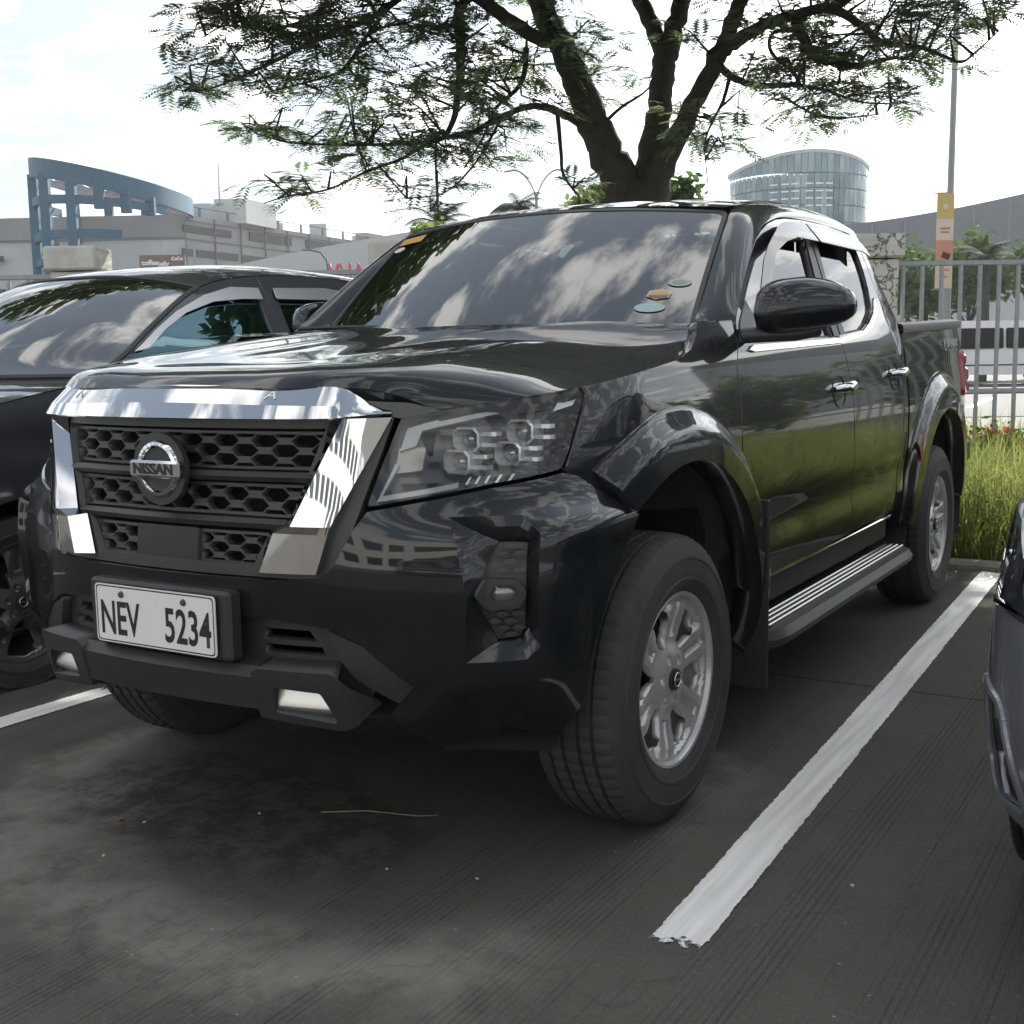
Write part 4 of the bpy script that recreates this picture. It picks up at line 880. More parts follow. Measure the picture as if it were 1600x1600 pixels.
        MB().grid(np.array([[(sg*x, cy+r*math.cos(rad(t)), R+r*math.sin(rad(t))) for x, r in ((hw-.04, Ra), (hw-.4, Ra))] for cy in (fa, fa+wb) for t in np.linspace(-15, 195, 20)]), not m).build('arch_liner', VOID, c)
        panel('tail_light', sd, [(L-.36, .80), (L-.06, .80), (L-.03, .98), (L-.12, 1.06), (L-.30, .98)], RED, c, sp=.05, th=.02, off=.006, mirror=m)
    both(sides_)
    w0_ = make_wheel(c, (hw-wid/2-.02, fa, R), R, wid, rr=R-.095, rim=rim, spokes=spokes, rot=.3)
    for sg, cy, rz in ((1, fa+wb, 0), (-1, fa, math.pi), (-1, fa+wb, math.pi)):
        w = copy_tree(w0_, c); w.location = (sg*(hw-wid/2-.02), cy, R); w.rotation_euler = (0, 0, rz)
    # nose and tail
    def fz(u, z, off=0.):
        u = np.asarray(u, float); z = np.asarray(z, float); t = np.clip(np.abs(u), 0, 1.0)*math.pi/2
        hx = (X(z)-nose(np.full(len(u), .50)))*np.sin(t)**.75*np.sign(u); y = .50*(1-np.cos(t)**.62)-.06*np.exp(-((z-.50)/.16)**2)+.10*smooth((.34-z)/.14)+.16*smooth((z-.66)/.30)*(1-.85*np.abs(u)**2)
        n = np.c_[np.sin(t)*np.sign(u), -np.cos(t), 0*t]
        return np.c_[hx, y, z]+n*np.reshape(off, (-1, 1)) if np.ndim(off) else np.c_[hx, y, z]+n*off
    hz = float(zc[0])
    HLp = [(.50, .70), (.80, .735), (.985, .80), (.985, .90), (.88, .905), (.52, .80)]
    GR = rnd([(-.44, .60), (.44, .60), (.48, .74), (-.48, .74)], .03); LG = rnd([(-.40, .29), (.40, .29), (.46, .44), (-.46, .44)], .03); FG = rnd([(.62, .36), (.80, .35), (.905, .40), (.915, .545), (.86, .585), (.70, .56)], .03)
    mi = lambda Q: [(-p, q) for p, q in Q[::-1]]
    outl = [(-.995, zb), (.995, zb), (.995, .90), (.90, .925), (.5, hz+.015), (0, hz+.03), (-.5, hz+.015), (-.90, .925), (-.995, .90)]
    def fo_(u, z):
        A = np.c_[np.abs(u), z]; return -.022*smooth((.055-segdist(A, FG))/.03)*smooth((z-.5)/.05)*0 - .03*smooth((.32-z)/.06)
    panel('bumper', fz, outl, paint, c, sp=.028, th=.02, holes=[GR, LG, FG, mi(FG), HLp, mi(HLp)], off=fo_)
    for Q, o in ((GR, -.05), (LG, -.05)): panel('grille', fz, Q, GRILLEM, c, sp=.06, th=0, off=o)
    for z in (.63, .67, .71): MB().tube([tuple(fz([u], [z], -.012)[0]) for u in np.linspace(-.44, .44, 15)], .009, 6).build('grille_slat', CHROME if z > .65 and z < .7 else GRILLEM, c)
    for m in (False, True):
        g = (lambda Q: mi(Q)) if m else (lambda Q: Q)
        fgm = empty('fog_surround', parent=c)
        panel('fog_recess', fz, g(FG), GRILLEM, fgm, sp=.04, th=.002, off=-.055)
        l = np.array(resample(g(FG), .03)); l = np.vstack([l, l[:1]]); A = fz(l[:, 0], l[:, 1], .004); B = fz(l[:, 0], l[:, 1], -.055); MB().grid(np.stack([A, B], 1), False).build('fog_wall', GRILLEM, fgm)
        MB().tube([tuple(fz([u], [z], .0)[0]) for u, z in l], .009, 8, cap=False).build('fog_rim', paint, fgm)
        for z in (.41, .47, .53):
            MB().tube([tuple(fz([(-1 if m else 1)*u], [z], -.03)[0]) for u in np.linspace(.67, .90, 8)], .010, 6).build('fog_louvre', GRILLEM, fgm)
        h = empty('headlight', parent=c); panel('lamp_housing', fz, g(HLp), CLEAR, h, sp=.06, th=0, off=-.045); panel('lamp_lens', fz, g(HLp), LENS, h, sp=.04, th=0, off=.003)
        l = np.array(resample(g(HLp), .03)); l = np.vstack([l, l[:1]]); MB().grid(np.stack([fz(l[:, 0], l[:, 1], 0.), fz(l[:, 0], l[:, 1], -.045)], 1), False).build('lamp_wall', LAMPIN, h)
        if chrome_lamp: MB().tube([tuple(fz([u], [z], .003)[0]) for u, z in (g(HLp)[:3] if not m else g(HLp)[-3:])], .008, 6, cap=True).build('lamp_trim', CHROME, h)
    panel('rear_bumper', lambda u, z, off=0.: fz(u, z, off)*[1, -1, 1]+[0, L, 0], [(-.995, zb+.04), (.995, zb+.04), (.995, .82), (-.995, .82)], paint, c, sp=.06, th=.02, off=0.)
    mb = MB(); mb.box((0, .9, .55), (hw*1.1, 1.0, .5)); mb.box((0, L/2, .38), (hw*1.5, L-1.0, .26)); mb.box((0, L-.65, .62), (hw*1.3, .9, .35)); mb.build('underbody', VOID, c, smooth=False)
    if detail:
        MB().box((0, splits[0]+.02, 1.0), (hw*1.55, .42, .18), bev=.06).build('dashboard', SEATM, c)
        for xx in (.37, -.37):
            MB().box((xx, 2.25, 1.0), (.48, .14, .62), Matrix.Rotation(rad(-14), 3, 'X'), .05).box((xx, 2.34, 1.38), (.25, .10, .17), bev=.04).build('seat', SEATM, c)
        MB().box((0, 3.15, .98), (1.25, .16, .60), Matrix.Rotation(rad(-14), 3, 'X'), .05).build('seat', SEATM, c)
    return c
# dark crossover at the left of the pickup
SUVP = [(.16, .86, -.02, .84), (.42, .99, .22, 1.00), (.95, 1.09, .62, 1.10), (1.34, 1.165, 1.00, 1.165), (1.72, 1.365, 1.48, 1.405), (2.10, 1.548, 1.96, 1.612), (2.50, 1.622, 2.45, 1.690), (3.05, 1.638, 3.05, 1.708), (3.75, 1.575, 3.85, 1.645), (4.12, 1.30, 4.28, 1.36), (4.32, .98, 4.47, .99), (4.34, .55, 4.50, .55)]
SIDE1 = ([.2, .35, .5, .8, .95, 1.1, 1.2, 1.27, 1.40, 1.56, 1.66], [.93, .965, .985, 1.0, .995, .965, .935, .912, .835, .740, .665])
SF = [(1.545, 1.235), (2.47, 1.335), (2.49, 1.555), (2.30, 1.548), (2.10, 1.50), (1.90, 1.425), (1.72, 1.335)]
SR = [(2.60, 1.345), (3.32, 1.365), (3.50, 1.41), (3.36, 1.545), (3.0, 1.572), (2.62, 1.560)]
SV = [[(1.56, 1.262), (1.64, 1.275), (1.78, 1.355), (1.95, 1.432), (2.15, 1.487), (2.35, 1.505), (2.49, 1.508), (2.495, 1.562), (2.30, 1.560), (2.10, 1.514), (1.90, 1.440), (1.72, 1.352)], [(2.595, 1.512), (3.0, 1.518), (3.36, 1.495), (3.38, 1.548), (3.0, 1.580), (2.605, 1.566)]]
sedan = build_car('parked_crossover', 'dark grey crossover with silver window visors beside the pickup', -2.665, .05, .915, PAINT2, SUVP, fa=.93, wb=2.66, R=.325, rim=mat('machined_rim', (.16, .16, .165), .3, metal=.7, coat=.4), visor=SV, sideprof=SIDE1, DLOF=SF, DLOR=SR, splits=(1.36, 2.54, 3.42))
# slate grey car at the right edge
HP = [(.16, .84, -.02, .80), (.42, .93, .22, .95), (.80, 1.00, .60, 1.02), (1.15, 1.06, .92, 1.075), (1.55, 1.235, 1.35, 1.27), (1.95, 1.385, 1.80, 1.445), (2.35, 1.44, 2.3, 1.505), (2.85, 1.45, 2.85, 1.515), (3.35, 1.40, 3.45, 1.465), (3.72, 1.15, 3.86, 1.20), (3.92, .90, 4.05, .92), (3.94, .5, 4.08, .5)]
SIDE2 = ([.2, .35, .5, .7, .85, 1.0, 1.08, 1.2, 1.38, 1.48], [.935, .97, .99, 1.0, .985, .95, .925, .865, .765, .70])
HF = [(1.35, 1.075), (2.25, 1.13), (2.27, 1.375), (2.05, 1.365), (1.80, 1.29)]; HR = [(2.38, 1.135), (3.10, 1.16), (3.20, 1.22), (3.05, 1.355), (2.40, 1.38)]
hatch = build_car('parked_hatchback', 'slate grey car at the far right, only its front corner in view', 2.548, .24, .885, PAINT3, HP, fa=.84, wb=2.5, R=.30, wid=.19, rim=ALLOY, sideprof=SIDE2, DLOF=HF, DLOR=HR, splits=(1.20, 2.31, 3.15), win_tint=GLASSD, rot=rad(-5), mout=.06)
# ---------------------------------------------------------------- the setting
def ground_mat():
    m = bpy.data.materials.new('brushed_concrete'); m.use_nodes = True; nt = m.node_tree; N = nt.nodes; L = nt.links; b = N['Principled BSDF']; b.inputs['Roughness'].default_value = .88; b.inputs['Specular IOR Level'].default_value = .25
    tc = N.new('ShaderNodeTexCoord'); P = tc.outputs['Object']
    def noise(s, d=8, r=.6, vec=P):
        n = N.new('ShaderNodeTexNoise'); n.inputs['Scale'].default_value = s; n.inputs['Detail'].default_value = d; n.inputs['Roughness'].default_value = r; L.new(vec, n.inputs['Vector']); return n.outputs[0]
    def mr(v, a, b_, c=0., d=1., sm=True):
        r = N.new('ShaderNodeMapRange'); r.interpolation_type = 'SMOOTHSTEP' if sm else 'LINEAR'; L.new(v, r.inputs[0])
        for i, q in enumerate((a, b_, c, d)): r.inputs[i+1].default_value = q
        return r.outputs[0]
    def mth(op, a, b_):
        q = N.new('ShaderNodeMath'); q.operation = op
        for i, v in enumerate((a, b_)):
            if hasattr(v, 'links'): L.new(v, q.inputs[i])
            else: q.inputs[i].default_value = v
        return q.outputs[0]
    def mixc(f, a, b_):
        x = N.new('ShaderNodeMix'); x.data_type = 'RGBA'; L.new(f, x.inputs[0])
        for i, v in ((6, a), (7, b_)):
            if hasattr(v, 'links'): L.new(v, x.inputs[i])
            else: x.inputs[i].default_value = (*v, 1)
        return x.outputs[2]
    st = N.new('ShaderNodeMapping'); st.inputs['Scale'].default_value = (1, .035, 1); st.inputs['Rotation'].default_value = (0, 0, rad(2)); L.new(P, st.inputs[0])
    streak = noise(26, 5, .6, st.outputs[0])                                   # brushed grooves running along the bays
    wv = N.new('ShaderNodeTexWave'); wv.wave_type = 'BANDS'; wv.bands_direction = 'X'; wv.inputs['Scale'].default_value = 19; wv.inputs['Distortion'].default_value = 3.4; wv.inputs['Detail'].default_value = 3; wv.inputs['Detail Scale'].default_value = .8; L.new(st.outputs[0], wv.inputs['Vector'])
    big = noise(.55, 6, .6); med = noise(2.6, 8, .65); fine = noise(60, 8, .7)
    base = mixc(mr(big, .3, .7), (.076, .069, .058), (.098, .090, .077))
    base = mixc(mr(med, .35, .75, 0, .40), base, (.056, .053, .047))
    groove = mth('MULTIPLY', mr(wv.outputs[0], .0, .30, 1., 0.), mr(noise(9, 8, .75, st.outputs[0]), .44, .60))
    base = mixc(mth('MULTIPLY', groove, .48), base, (.022, .022, .020))
    base = mixc(mr(fine, .50, .74, 0, .40), base, (.17, .165, .15)); grit = noise(240, 4, .6); base = mixc(mr(grit, .50, .72, 0, .45), base, (.16, .155, .145)); base = mixc(mr(grit, .30, .46, .5, 0), base, (.02, .02, .019))
    # pale crescent of dried silt in front of the bay and the damp dark patch inside it
    sp = N.new('ShaderNodeSeparateXYZ'); L.new(P, sp.inputs[0])
    def ell(cx, cy, ax, ay, wob):
        dx = mth('DIVIDE', mth('SUBTRACT', sp.outputs[0], cx), ax); dy = mth('DIVIDE', mth('SUBTRACT', sp.outputs[1], cy), ay)
        d = mth('SQRT', mth('ADD', mth('MULTIPLY', dx, dx), mth('MULTIPLY', dy, dy)), 0); return mth('ADD', d, mth('MULTIPLY', mth('SUBTRACT', noise(1.9, 7, .65), .5), wob))
    d = ell(.22, .62, 1.15, .92, .55)
    ringm = mth('MULTIPLY', mth('MULTIPLY', mr(d, .58, .95), mr(d, .98, 1.16, 1, 0)), mr(noise(5, 8, .7), .28, .60))
    base = mixc(mth('MULTIPLY', mth('MULTIPLY', ringm, mr(sp.outputs[0], .80, 1.08, 1, .12)), .74), base, (.25, .232, .205))
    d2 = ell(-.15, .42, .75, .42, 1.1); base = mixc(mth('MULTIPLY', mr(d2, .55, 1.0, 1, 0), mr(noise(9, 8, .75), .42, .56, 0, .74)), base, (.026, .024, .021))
    sp2 = N.new('ShaderNodeTexVoronoi'); sp2.inputs['Scale'].default_value = 16; L.new(P, sp2.inputs['Vector']); base = mixc(mth('MULTIPLY', mr(sp2.outputs['Distance'], .035, .075, 1, 0), mr(noise(2.2), .52, .60)), base, (.34, .33, .30))
    # slab joint and hairline cracks
    jt = mth('ABSOLUTE', mth('SUBTRACT', mth('ADD', sp.outputs[1], mth('MULTIPLY', noise(3, 4), .05)), 2.47), 0); base = mixc(mr(jt, .006, .013, .8, 0), base, (.014, .014, .013))
    ck = N.new('ShaderNodeTexVoronoi'); ck.feature = 'DISTANCE_TO_EDGE'; ck.inputs['Scale'].default_value = .42; wob = N.new('ShaderNodeVectorMath'); wob.operation = 'ADD'; L.new(P, wob.inputs[0]); nn = N.new('ShaderNodeTexNoise'); nn.inputs['Scale'].default_value = 2.0; nn.inputs['Detail'].default_value = 6; L.new(P, nn.inputs['Vector']); L.new(nn.outputs['Color'], wob.inputs[1]); L.new(wob.outputs[0], ck.inputs['Vector'])
    base = mixc(mth('MULTIPLY', mr(ck.outputs['Distance'], .001, .004, 1, 0), .18), base, (.02, .02, .02))
    L.new(base, b.inputs['Base Color'])
    h = mth('ADD', mth('MULTIPLY', groove, -1.0), mth('ADD', mth('MULTIPLY', mth('ADD', fine, grit), .45), mth('MULTIPLY', streak, .35)))
    bp = N.new('ShaderNodeBump'); bp.inputs['Strength'].default_value = .55; bp.inputs['Distance'].default_value = .006; L.new(h, bp.inputs['Height']); L.new(bp.outputs[0], b.inputs['Normal'])
    return m
def sheet(name, pts, z, m, kind='structure'):
    o = mesh(name, [(x, y, z) for x, y in pts], [tuple(range(len(pts)))], m, smooth=False); return tag(o, kind=kind)
sheet('ground', [(-230, -150), (190, -150), (190, 230), (-230, 230)], -.012, mat('far_ground', (.13, .13, .12), .9, noise=.2, nscale=.3))
sheet('parking_lot', [(-14, -14), (14, -14), (14, 5.02), (-14, 5.02)], 0, ground_mat())
def line_mat():
    m = bpy.data.materials.new('worn_road_paint'); m.use_nodes = True; nt = m.node_tree; N = nt.nodes; L = nt.links; b = N['Principled BSDF']; b.inputs['Roughness'].default_value = .7
    tc = N.new('ShaderNodeTexCoord'); n1 = N.new('ShaderNodeTexNoise'); n1.inputs['Scale'].default_value = 25; n1.inputs['Detail'].default_value = 12; n1.inputs['Roughness'].default_value = .75; L.new(tc.outputs['Object'], n1.inputs['Vector'])
    uv = N.new('ShaderNodeAttribute'); uv.attribute_name = 'edge'; a = N.new('ShaderNodeMath'); a.operation = 'MULTIPLY_ADD'; L.new(n1.outputs[0], a.inputs[0]); a.inputs[1].default_value = 1.15; L.new(uv.outputs['Fac'], a.inputs[2])
    r = N.new('ShaderNodeMapRange'); L.new(a.outputs[0], r.inputs[0]); r.inputs[1].default_value = .61; r.inputs[2].default_value = .655
    st = N.new('ShaderNodeMapping'); st.inputs['Scale'].default_value = (1, .05, 1); L.new(tc.outputs['Object'], st.inputs[0]); n2 = N.new('ShaderNodeTexNoise'); n2.inputs['Scale'].default_value = 34; n2.inputs['Detail'].default_value = 6; L.new(st.outputs[0], n2.inputs['Vector'])
    r2 = N.new('ShaderNodeMapRange'); L.new(n2.outputs[0], r2.inputs[0]); r2.inputs[1].default_value = .38; r2.inputs[2].default_value = .62
    mx = N.new('ShaderNodeMix'); mx.data_type = 'RGBA'; L.new(r2.outputs[0], mx.inputs[0]); mx.inputs[6].default_value = (.66, .65, .63, 1); mx.inputs[7].default_value = (.84, .83, .81, 1); L.new(mx.outputs[2], b.inputs['Base Color'])
    t = N.new('ShaderNodeBsdfTransparent'); x = N.new('ShaderNodeMixShader'); L.new(r.outputs[0], x.inputs[0]); L.new(t.outputs[0], x.inputs[1]); L.new(b.outputs[0], x.inputs[2]); L.new(x.outputs[0], N['Material Output'].inputs[0]); return m
LM = line_mat()
def pline(c0, c1, w):
    c0, c1 = np.array(c0, float), np.array(c1, float); d = (c1-c0)/np.linalg.norm(c1-c0); n = np.array([d[1], -d[0]]); V = []; F = []; E = []
    k = 60
    for i in range(k+1):
        p = c0+(c1-c0)*i/k
        for q, e in ((-w/2, -.02), (-w/2+.007, .30), (0, .36), (w/2-.007, .30), (w/2, -.02)):
            V.append((*(p+n*q), .004)); E.append(0. if i in (0, k) else e)
    for i in range(k):
        for j in range(4): F.append((i*5+j, i*5+j+1, (i+1)*5+j+1, (i+1)*5+j))
    o = mesh('parking_line', V, F, LM, smooth=False); at = o.data.attributes.new('edge', 'FLOAT', 'POINT'); at.data.foreach_set('value', np.array(E, np.float32)); tag(o, kind='structure'); return o
pline((1.176, .285), (1.020, 5.00), .118)
pline((-1.48, -1.6), (-1.452, 1.085), .112)
pline((3.85, .285), (3.70, 5.00), .118); pline((-4.15, -.6), (-4.2, 5.0), .112)
kerb = MB().box((0, 5.09, .0), (28, .12, .09), bev=.02).build('kerb', mat('kerb_concrete', (.24, .215, .18), .9, noise=.25, nscale=8, bump=.3, bscale=60), ang=30); tag(kerb, kind='structure')
# verge with long grass
FENCE_F = 10.5
def verge_ok(x, y): return (y > 5.16) & ((np.c_[x, y]-CAM[:2])@FW < FENCE_F+1.6)
vp = [(-9, 5.15), (14, 5.15), tuple(W(12, FENCE_F+1.6)[:2]), tuple(W(-6, FENCE_F+1.6)[:2])]
sheet('soil', vp, -.003, mat('soil', (.055, .048, .035), .95, noise=.4, nscale=6))
def blades(n, xr, yr, h, w, seed, lean=.95):
    r = np.random.default_rng(seed); x = r.uniform(*xr, n); y = r.uniform(*yr, n); ok = verge_ok(x, y); x, y = x[ok], y[ok]; n = len(x)
    cl = .65+.5*np.sin(x*3.1+np.sin(y*2.3)*2)*np.sin(y*2.7+1.3)
    H = h*(.35+.95*r.random(n)**1.3)*(.7+.4*cl)*np.clip(.62+(y-5.15)/.6, .55, 1); a = r.uniform(0, 6.283, n); b = r.uniform(0, 6.283, n); ln = lean*r.random(n)**1.4*H*1.3
    base = np.c_[x, y, np.full(n, -.003)]; sd = np.c_[np.cos(a), np.sin(a), 0*a]*w[0]; dr = np.c_[np.cos(b), np.sin(b), 0*b]
    m = base+dr*(ln*.35)[:, None]+[0, 0, 1]*(H*.62)[:, None]; t = base+dr*ln[:, None]+[0, 0, 1]*(H*(1-.25*(ln/H)))[:, None]
    V = np.stack([base-sd, base+sd, m-sd*.75, m+sd*.75, t], 1).reshape(-1, 3); k = np.arange(n)[:, None]*5
    return V, np.concatenate([k+[0, 1, 3], k+[0, 3, 2], k+[2, 3, 4]])
V1, F1 = blades(64000, (-1.2, 5.2), (5.16, 9.5), .55, (.0042,), 3); V2, F2 = blades(26000, (-9, 14), (5.16, 17), .5, (.009,), 4)
GRASSM = leaf('grass_blade', (.125, .185, .042), (.27, .29, .095), .55)
g = mesh('grass', np.concatenate([V1, V2]), np.concatenate([F1, F2+len(V1)]), GRASSM, smooth=False); tag(g, kind='stuff')
# flowering shrubs along the foot of the fence
def cloud(n, c, rr, size, seed, flat=.7, asp=.5, shell=.35):
    """n leaf quads spread through an uneven crown made of clumps"""
    r = np.random.default_rng(seed); cl = r.normal(size=(14, 3)); cl /= np.linalg.norm(cl, axis=1)[:, None]; cl *= r.uniform(.35, .85, (14, 1)); k = r.integers(0, 14, n)
    p = cl[k]+r.normal(size=(n, 3))*.20; p = p*np.array(rr)+np.array(c)
    d = r.normal(size=(n, 3)); d[:, 2] *= .6; d /= np.linalg.norm(d, axis=1)[:, None]; e = np.cross(d, r.normal(size=(n, 3))); e /= np.linalg.norm(e, axis=1)[:, None]; s = size*(.6+.8*r.random(n))[:, None]
    V = np.stack([p-d*s, p+e*s*asp, p+d*s, p-e*s*asp], 1).reshape(-1, 3); return V, np.arange(n*4).reshape(n, 4)
SHRUB = leaf('shrub_leaf', (.045, .085, .022), (.11, .15, .04), .35); FLOWER = leaf('flower_red', (.42, .07, .035), (.55, .13, .05), .3)
for i, (r_, f_, h_) in enumerate(((3.55, 9.85, .60), (4.05, 9.95, .56), (4.55, 9.80, .62), (5.2, 9.9, .6))):
    x, y, _ = W(r_, f_); s = thing('flowering_shrub', ['low shrub with red blooms beside the cracked pillar', 'low shrub with red blooms at the fence foot behind the tall grass', 'low red flowered shrub at the right end of the grass', 'low red flowered shrub beyond the right edge'][i], 'shrub', (x, y, 0), group='flowering shrubs along the fence')
    V, F = cloud(900, (0, 0, h_*.55), (.30, .22, h_*.6), .035, 20+i); mesh('foliage', V, F, SHRUB, s, smooth=False)
    V, F = cloud(26, (0, -.1, h_*.92), (.22, .12, .08), .03, 40+i, asp=.9); mesh('flower', V, F, FLOWER, s, smooth=False)['kind'] = 'stuff'
    MB().tube([(0, 0, 0), (.02, 0, h_*.6)], .012, 6).build('stem', mat('shrub_stem', (.09, .07, .05), .9), s)
# ---- fence: pillars, rails, pickets
FENM = mat('grey_fence_paint', (.30, .32, .345), .5, metal=.2, noise=.15, nscale=14)
PILM = mat('weathered_render', (.62, .60, .56), .9, noise=.28, nscale=5, bump=.4, bscale=30, col2=(.42, .41, .38))
def crack_mat():
    m = PILM.copy(); m.name = 'cracked_render'; nt = m.node_tree; N = nt.nodes; L = nt.links; b = N['Principled BSDF']; src = b.inputs['Base Color'].links[0].from_socket
    tc = N.new('ShaderNodeTexCoord'); v = N.new('ShaderNodeTexVoronoi'); v.feature = 'DISTANCE_TO_EDGE'; v.inputs['Scale'].default_value = 2.6; n = N.new('ShaderNodeTexNoise'); n.inputs['Scale'].default_value = 4; n.inputs['Detail'].default_value = 6; L.new(tc.outputs['Object'], n.inputs['Vector'])
    w = N.new('ShaderNodeVectorMath'); w.operation = 'ADD'; L.new(tc.outputs['Object'], w.inputs[0]); L.new(n.outputs['Color'], w.inputs[1]); L.new(w.outputs[0], v.inputs['Vector'])
    r = N.new('ShaderNodeMapRange'); L.new(v.outputs['Distance'], r.inputs[0]); r.inputs[1].default_value = .012; r.inputs[2].default_value = .045; r.inputs[3].default_value = .85; r.inputs[4].default_value = 0
    x = N.new('ShaderNodeMix'); x.data_type = 'RGBA'; L.new(r.outputs[0], x.inputs[0]); L.new(src, x.inputs[6]); x.inputs[7].default_value = (.06, .058, .05, 1); L.new(x.outputs[2], b.inputs['Base Color']); return m
CRK = crack_mat()
PILR = (-8.05, -5.70, -3.66, -.95, 1.05, 3.10, 5.45, 7.8)
PLAB = {1: 'pale pillar left of the square capped pillar, cut by the view', 2: 'pale square capped pillar behind the dark crossover', 3: 'pale pillar just left of the pickup windshield', 5: 'cracked and stained pillar at the rear of the pickup cab', 6: 'pale pillar at the far right end of the picket fence'}
for i, r_ in enumerate(PILR):
    if i not in PLAB: continue
    x, y, _ = W(r_, FENCE_F); lab = PLAB[i] if True else {2: 'pale square capped pillar behind the dark crossover', 3: 'pale pillar just left of the pickup windshield', 5: 'cracked and stained pillar at the rear of the pickup cab'}.get(i, 'weathered fence pillar hidden from the front of the pickup')
    p = thing('fence_pillar', lab, 'pillar', (x, y, 0), -YAW, group='pillars along the fence')
    MB().box((0, 0, .98), (.36, .36, 1.96), bev=.012).build('shaft', CRK if i == 5 else PILM, p, ang=30)
    MB().box((0, 0, 2.07), (.44, .44, .20), bev=.018).build('cap', CRK if i == 5 else PILM, p, ang=30)
pk_me = None
for i in (1, 2, 5, 6):
    a, b = PILR[i]+.19, PILR[i+1]-.19; x, y, _ = W((a+b)/2, FENCE_F); right = i >= 5
    f = thing('picket_fence', {6: 'grey picket fence continuing beyond the right end pillar', 2: 'grey picket fence between the two left pillars', 5: 'tall grey picket fence right of the cracked pillar', 1: 'grey picket fence left of the square capped pillar'}.get(i, 'stretch of grey picket fence mostly hidden by the vehicles'), 'fence', (x, y, 0), -YAW, group='picket fences between pillars')
    for z in (1.93, .32): MB().box((0, 0, z), (b-a, .045, .042), bev=.006).build('rail', FENM, f, ang=30)
    n = int(round((b-a)/.162))
    for k in range(n):
        xx = -(b-a)/2+(b-a)*(k+.5)/n
        if pk_me is None: o = MB().box((0, 0, 1.0), (.032, .032, 1.84), bev=.006).build('picket', FENM, f, ang=30); pk_me = o.data
        else: o = link('picket', pk_me, f)
        o.location = (xx, 0, 0)
# ---- road and van
sheet('road', [W(-80, 21)[:2], W(80, 21)[:2], W(80, 60)[:2], W(-80, 60)[:2]], .0, mat('road_concrete', (.085, .085, .084), .9, noise=.12, nscale=.7))
for k in range(9):
    a = 6.0+k*1.5; sheet('road_marking', [W(a, 24)[:2], W(a+.18, 24)[:2], W(a+2.4, 28.5)[:2], W(a+2.2, 28.5)[:2]], .005, WHITEP)
MB().box((0, 0, .07), (120, .25, .14), bev=.03)
kb = MB().box((0, 0, .07), (120, .3, .15), bev=.03).build('road_kerb', mat('pale_kerb', (.30, .30, .29), .8)); x, y, _ = W(10, 31); kb.location = (x, y, 0); kb.rotation_euler = (0, 0, -YAW); tag(kb, kind='structure')
vx, vy, _ = W(15.2, 38); van = thing('white_van', 'white passenger van passing on the road beyond the fence', 'van', (vx, vy, 0), -YAW)
VAN = rnd([(-2.35, .34), (2.2, .30), (2.36, .55), (2.34, .95), (2.0, 1.10), (1.45, 1.86), (1.2, 1.95), (-2.2, 1.97), (-2.36, 1.85), (-2.38, .6)], .10)
def vside(a, b, d): return (a, d*(.86-.10*max(0, (b-1.1)/.9)), b)
vb = MB(); n = len(VAN); vb.add([vside(a, b, -1) for a, b in VAN]+[vside(a, b, 1) for a, b in VAN], [tuple(range(n)), tuple(range(n, 2*n))[::-1]]+[(i, n+i, n+(i+1) % n, (i+1) % n) for i in range(n)]); vb.build('body', mat('van_white', (.70, .71, .72), .3, coat=.8), van, ang=30)
for sd_ in (-1, 1):
    for a0, a1 in ((-2.22, -.15), (-.08, .72), (.80, 1.62)):
        q = rnd([(a0, 1.12), (a1, 1.12), (min(a1, 1.42) if a1 > 1 else a1, 1.74), (a0, 1.74)], .07); wb_ = MB(); wb_.prism(q if sd_ < 0 else q[::-1], lambda a, b, d: (a, sd_*(.868-.10*max(0, (b-1.1)/.9)+d), b), 0, .004); wb_.build('window', mat('van_window', (.004, .005, .006), .3, spec=.1), van, smooth=False)
    MB().box((.78, sd_*.868, .98), (.05, .02, .14)).build('door_handle', INK, van); MB().box((0, sd_*.866, .62), (4.3, .01, .04)).build('side_trim', PLASTIC, van)
for xx in (-1.5, 1.5):
    for sd_ in (-1, 1):
        b = MB().lathe([(.01, .09), (.19, .10), (.20, .08), (.32, .09), (.33, .0), (.32, -.09)], 28, M=Matrix.Translation((xx, sd_*.76, .33)) @ Matrix.Rotation(sd_*math.pi/2, 4, 'Z')); b.build('wheel', RUBBER, van)
# ---- buildings (all backlit)
GREYW = mat('grey_render', (.24, .245, .255), .85, noise=.13, nscale=.22); PALEW = mat('pale_render', (.43, .45, .46), .85, noise=.12, nscale=.2); BLUE = mat('blue_steel_paint', (.016, .080, .145), .6, noise=.1, nscale=.6)
DARKWIN = mat('deep_opening', (.035, .037, .04), .6); TILE = mat('grey_tile', (.135, .142, .172), .75, noise=.07, nscale=3)
def wall(pts, z0, z1, th, name, m, parent):
    """vertical wall along a line of (r, f) points, z1 a number or one per point"""
    b = MB(); P = []; z1 = [z1]*len(pts) if np.isscalar(z1) else z1; z0 = [z0]*len(pts) if np.isscalar(z0) else z0
    for i, (r, f) in enumerate(pts):
        a = pts[max(i-1, 0)]; c = pts[min(i+1, len(pts)-1)]; t = np.array([c[0]-a[0], c[1]-a[1]]); t = t/np.linalg.norm(t); n = np.array([-t[1], t[0]])*th
        P.append([W(r, f, z0[i]), W(r, f, z1[i]), W(r+n[0], f+n[1], z1[i]), W(r+n[0], f+n[1], z0[i]), W(r, f, z0[i])])
    b.grid(np.array(P), False)
    for row in (P[0], P[-1]): b.add(row[:4], [(0, 1, 2, 3)])
    return b.build(name, m, parent, smooth=False)
mall = thing('grey_mall_building', 'long grey mall building with slot windows behind the blue frame', 'building')
C0, C1 = (-24.7, 95.), (-3.0, 146.)
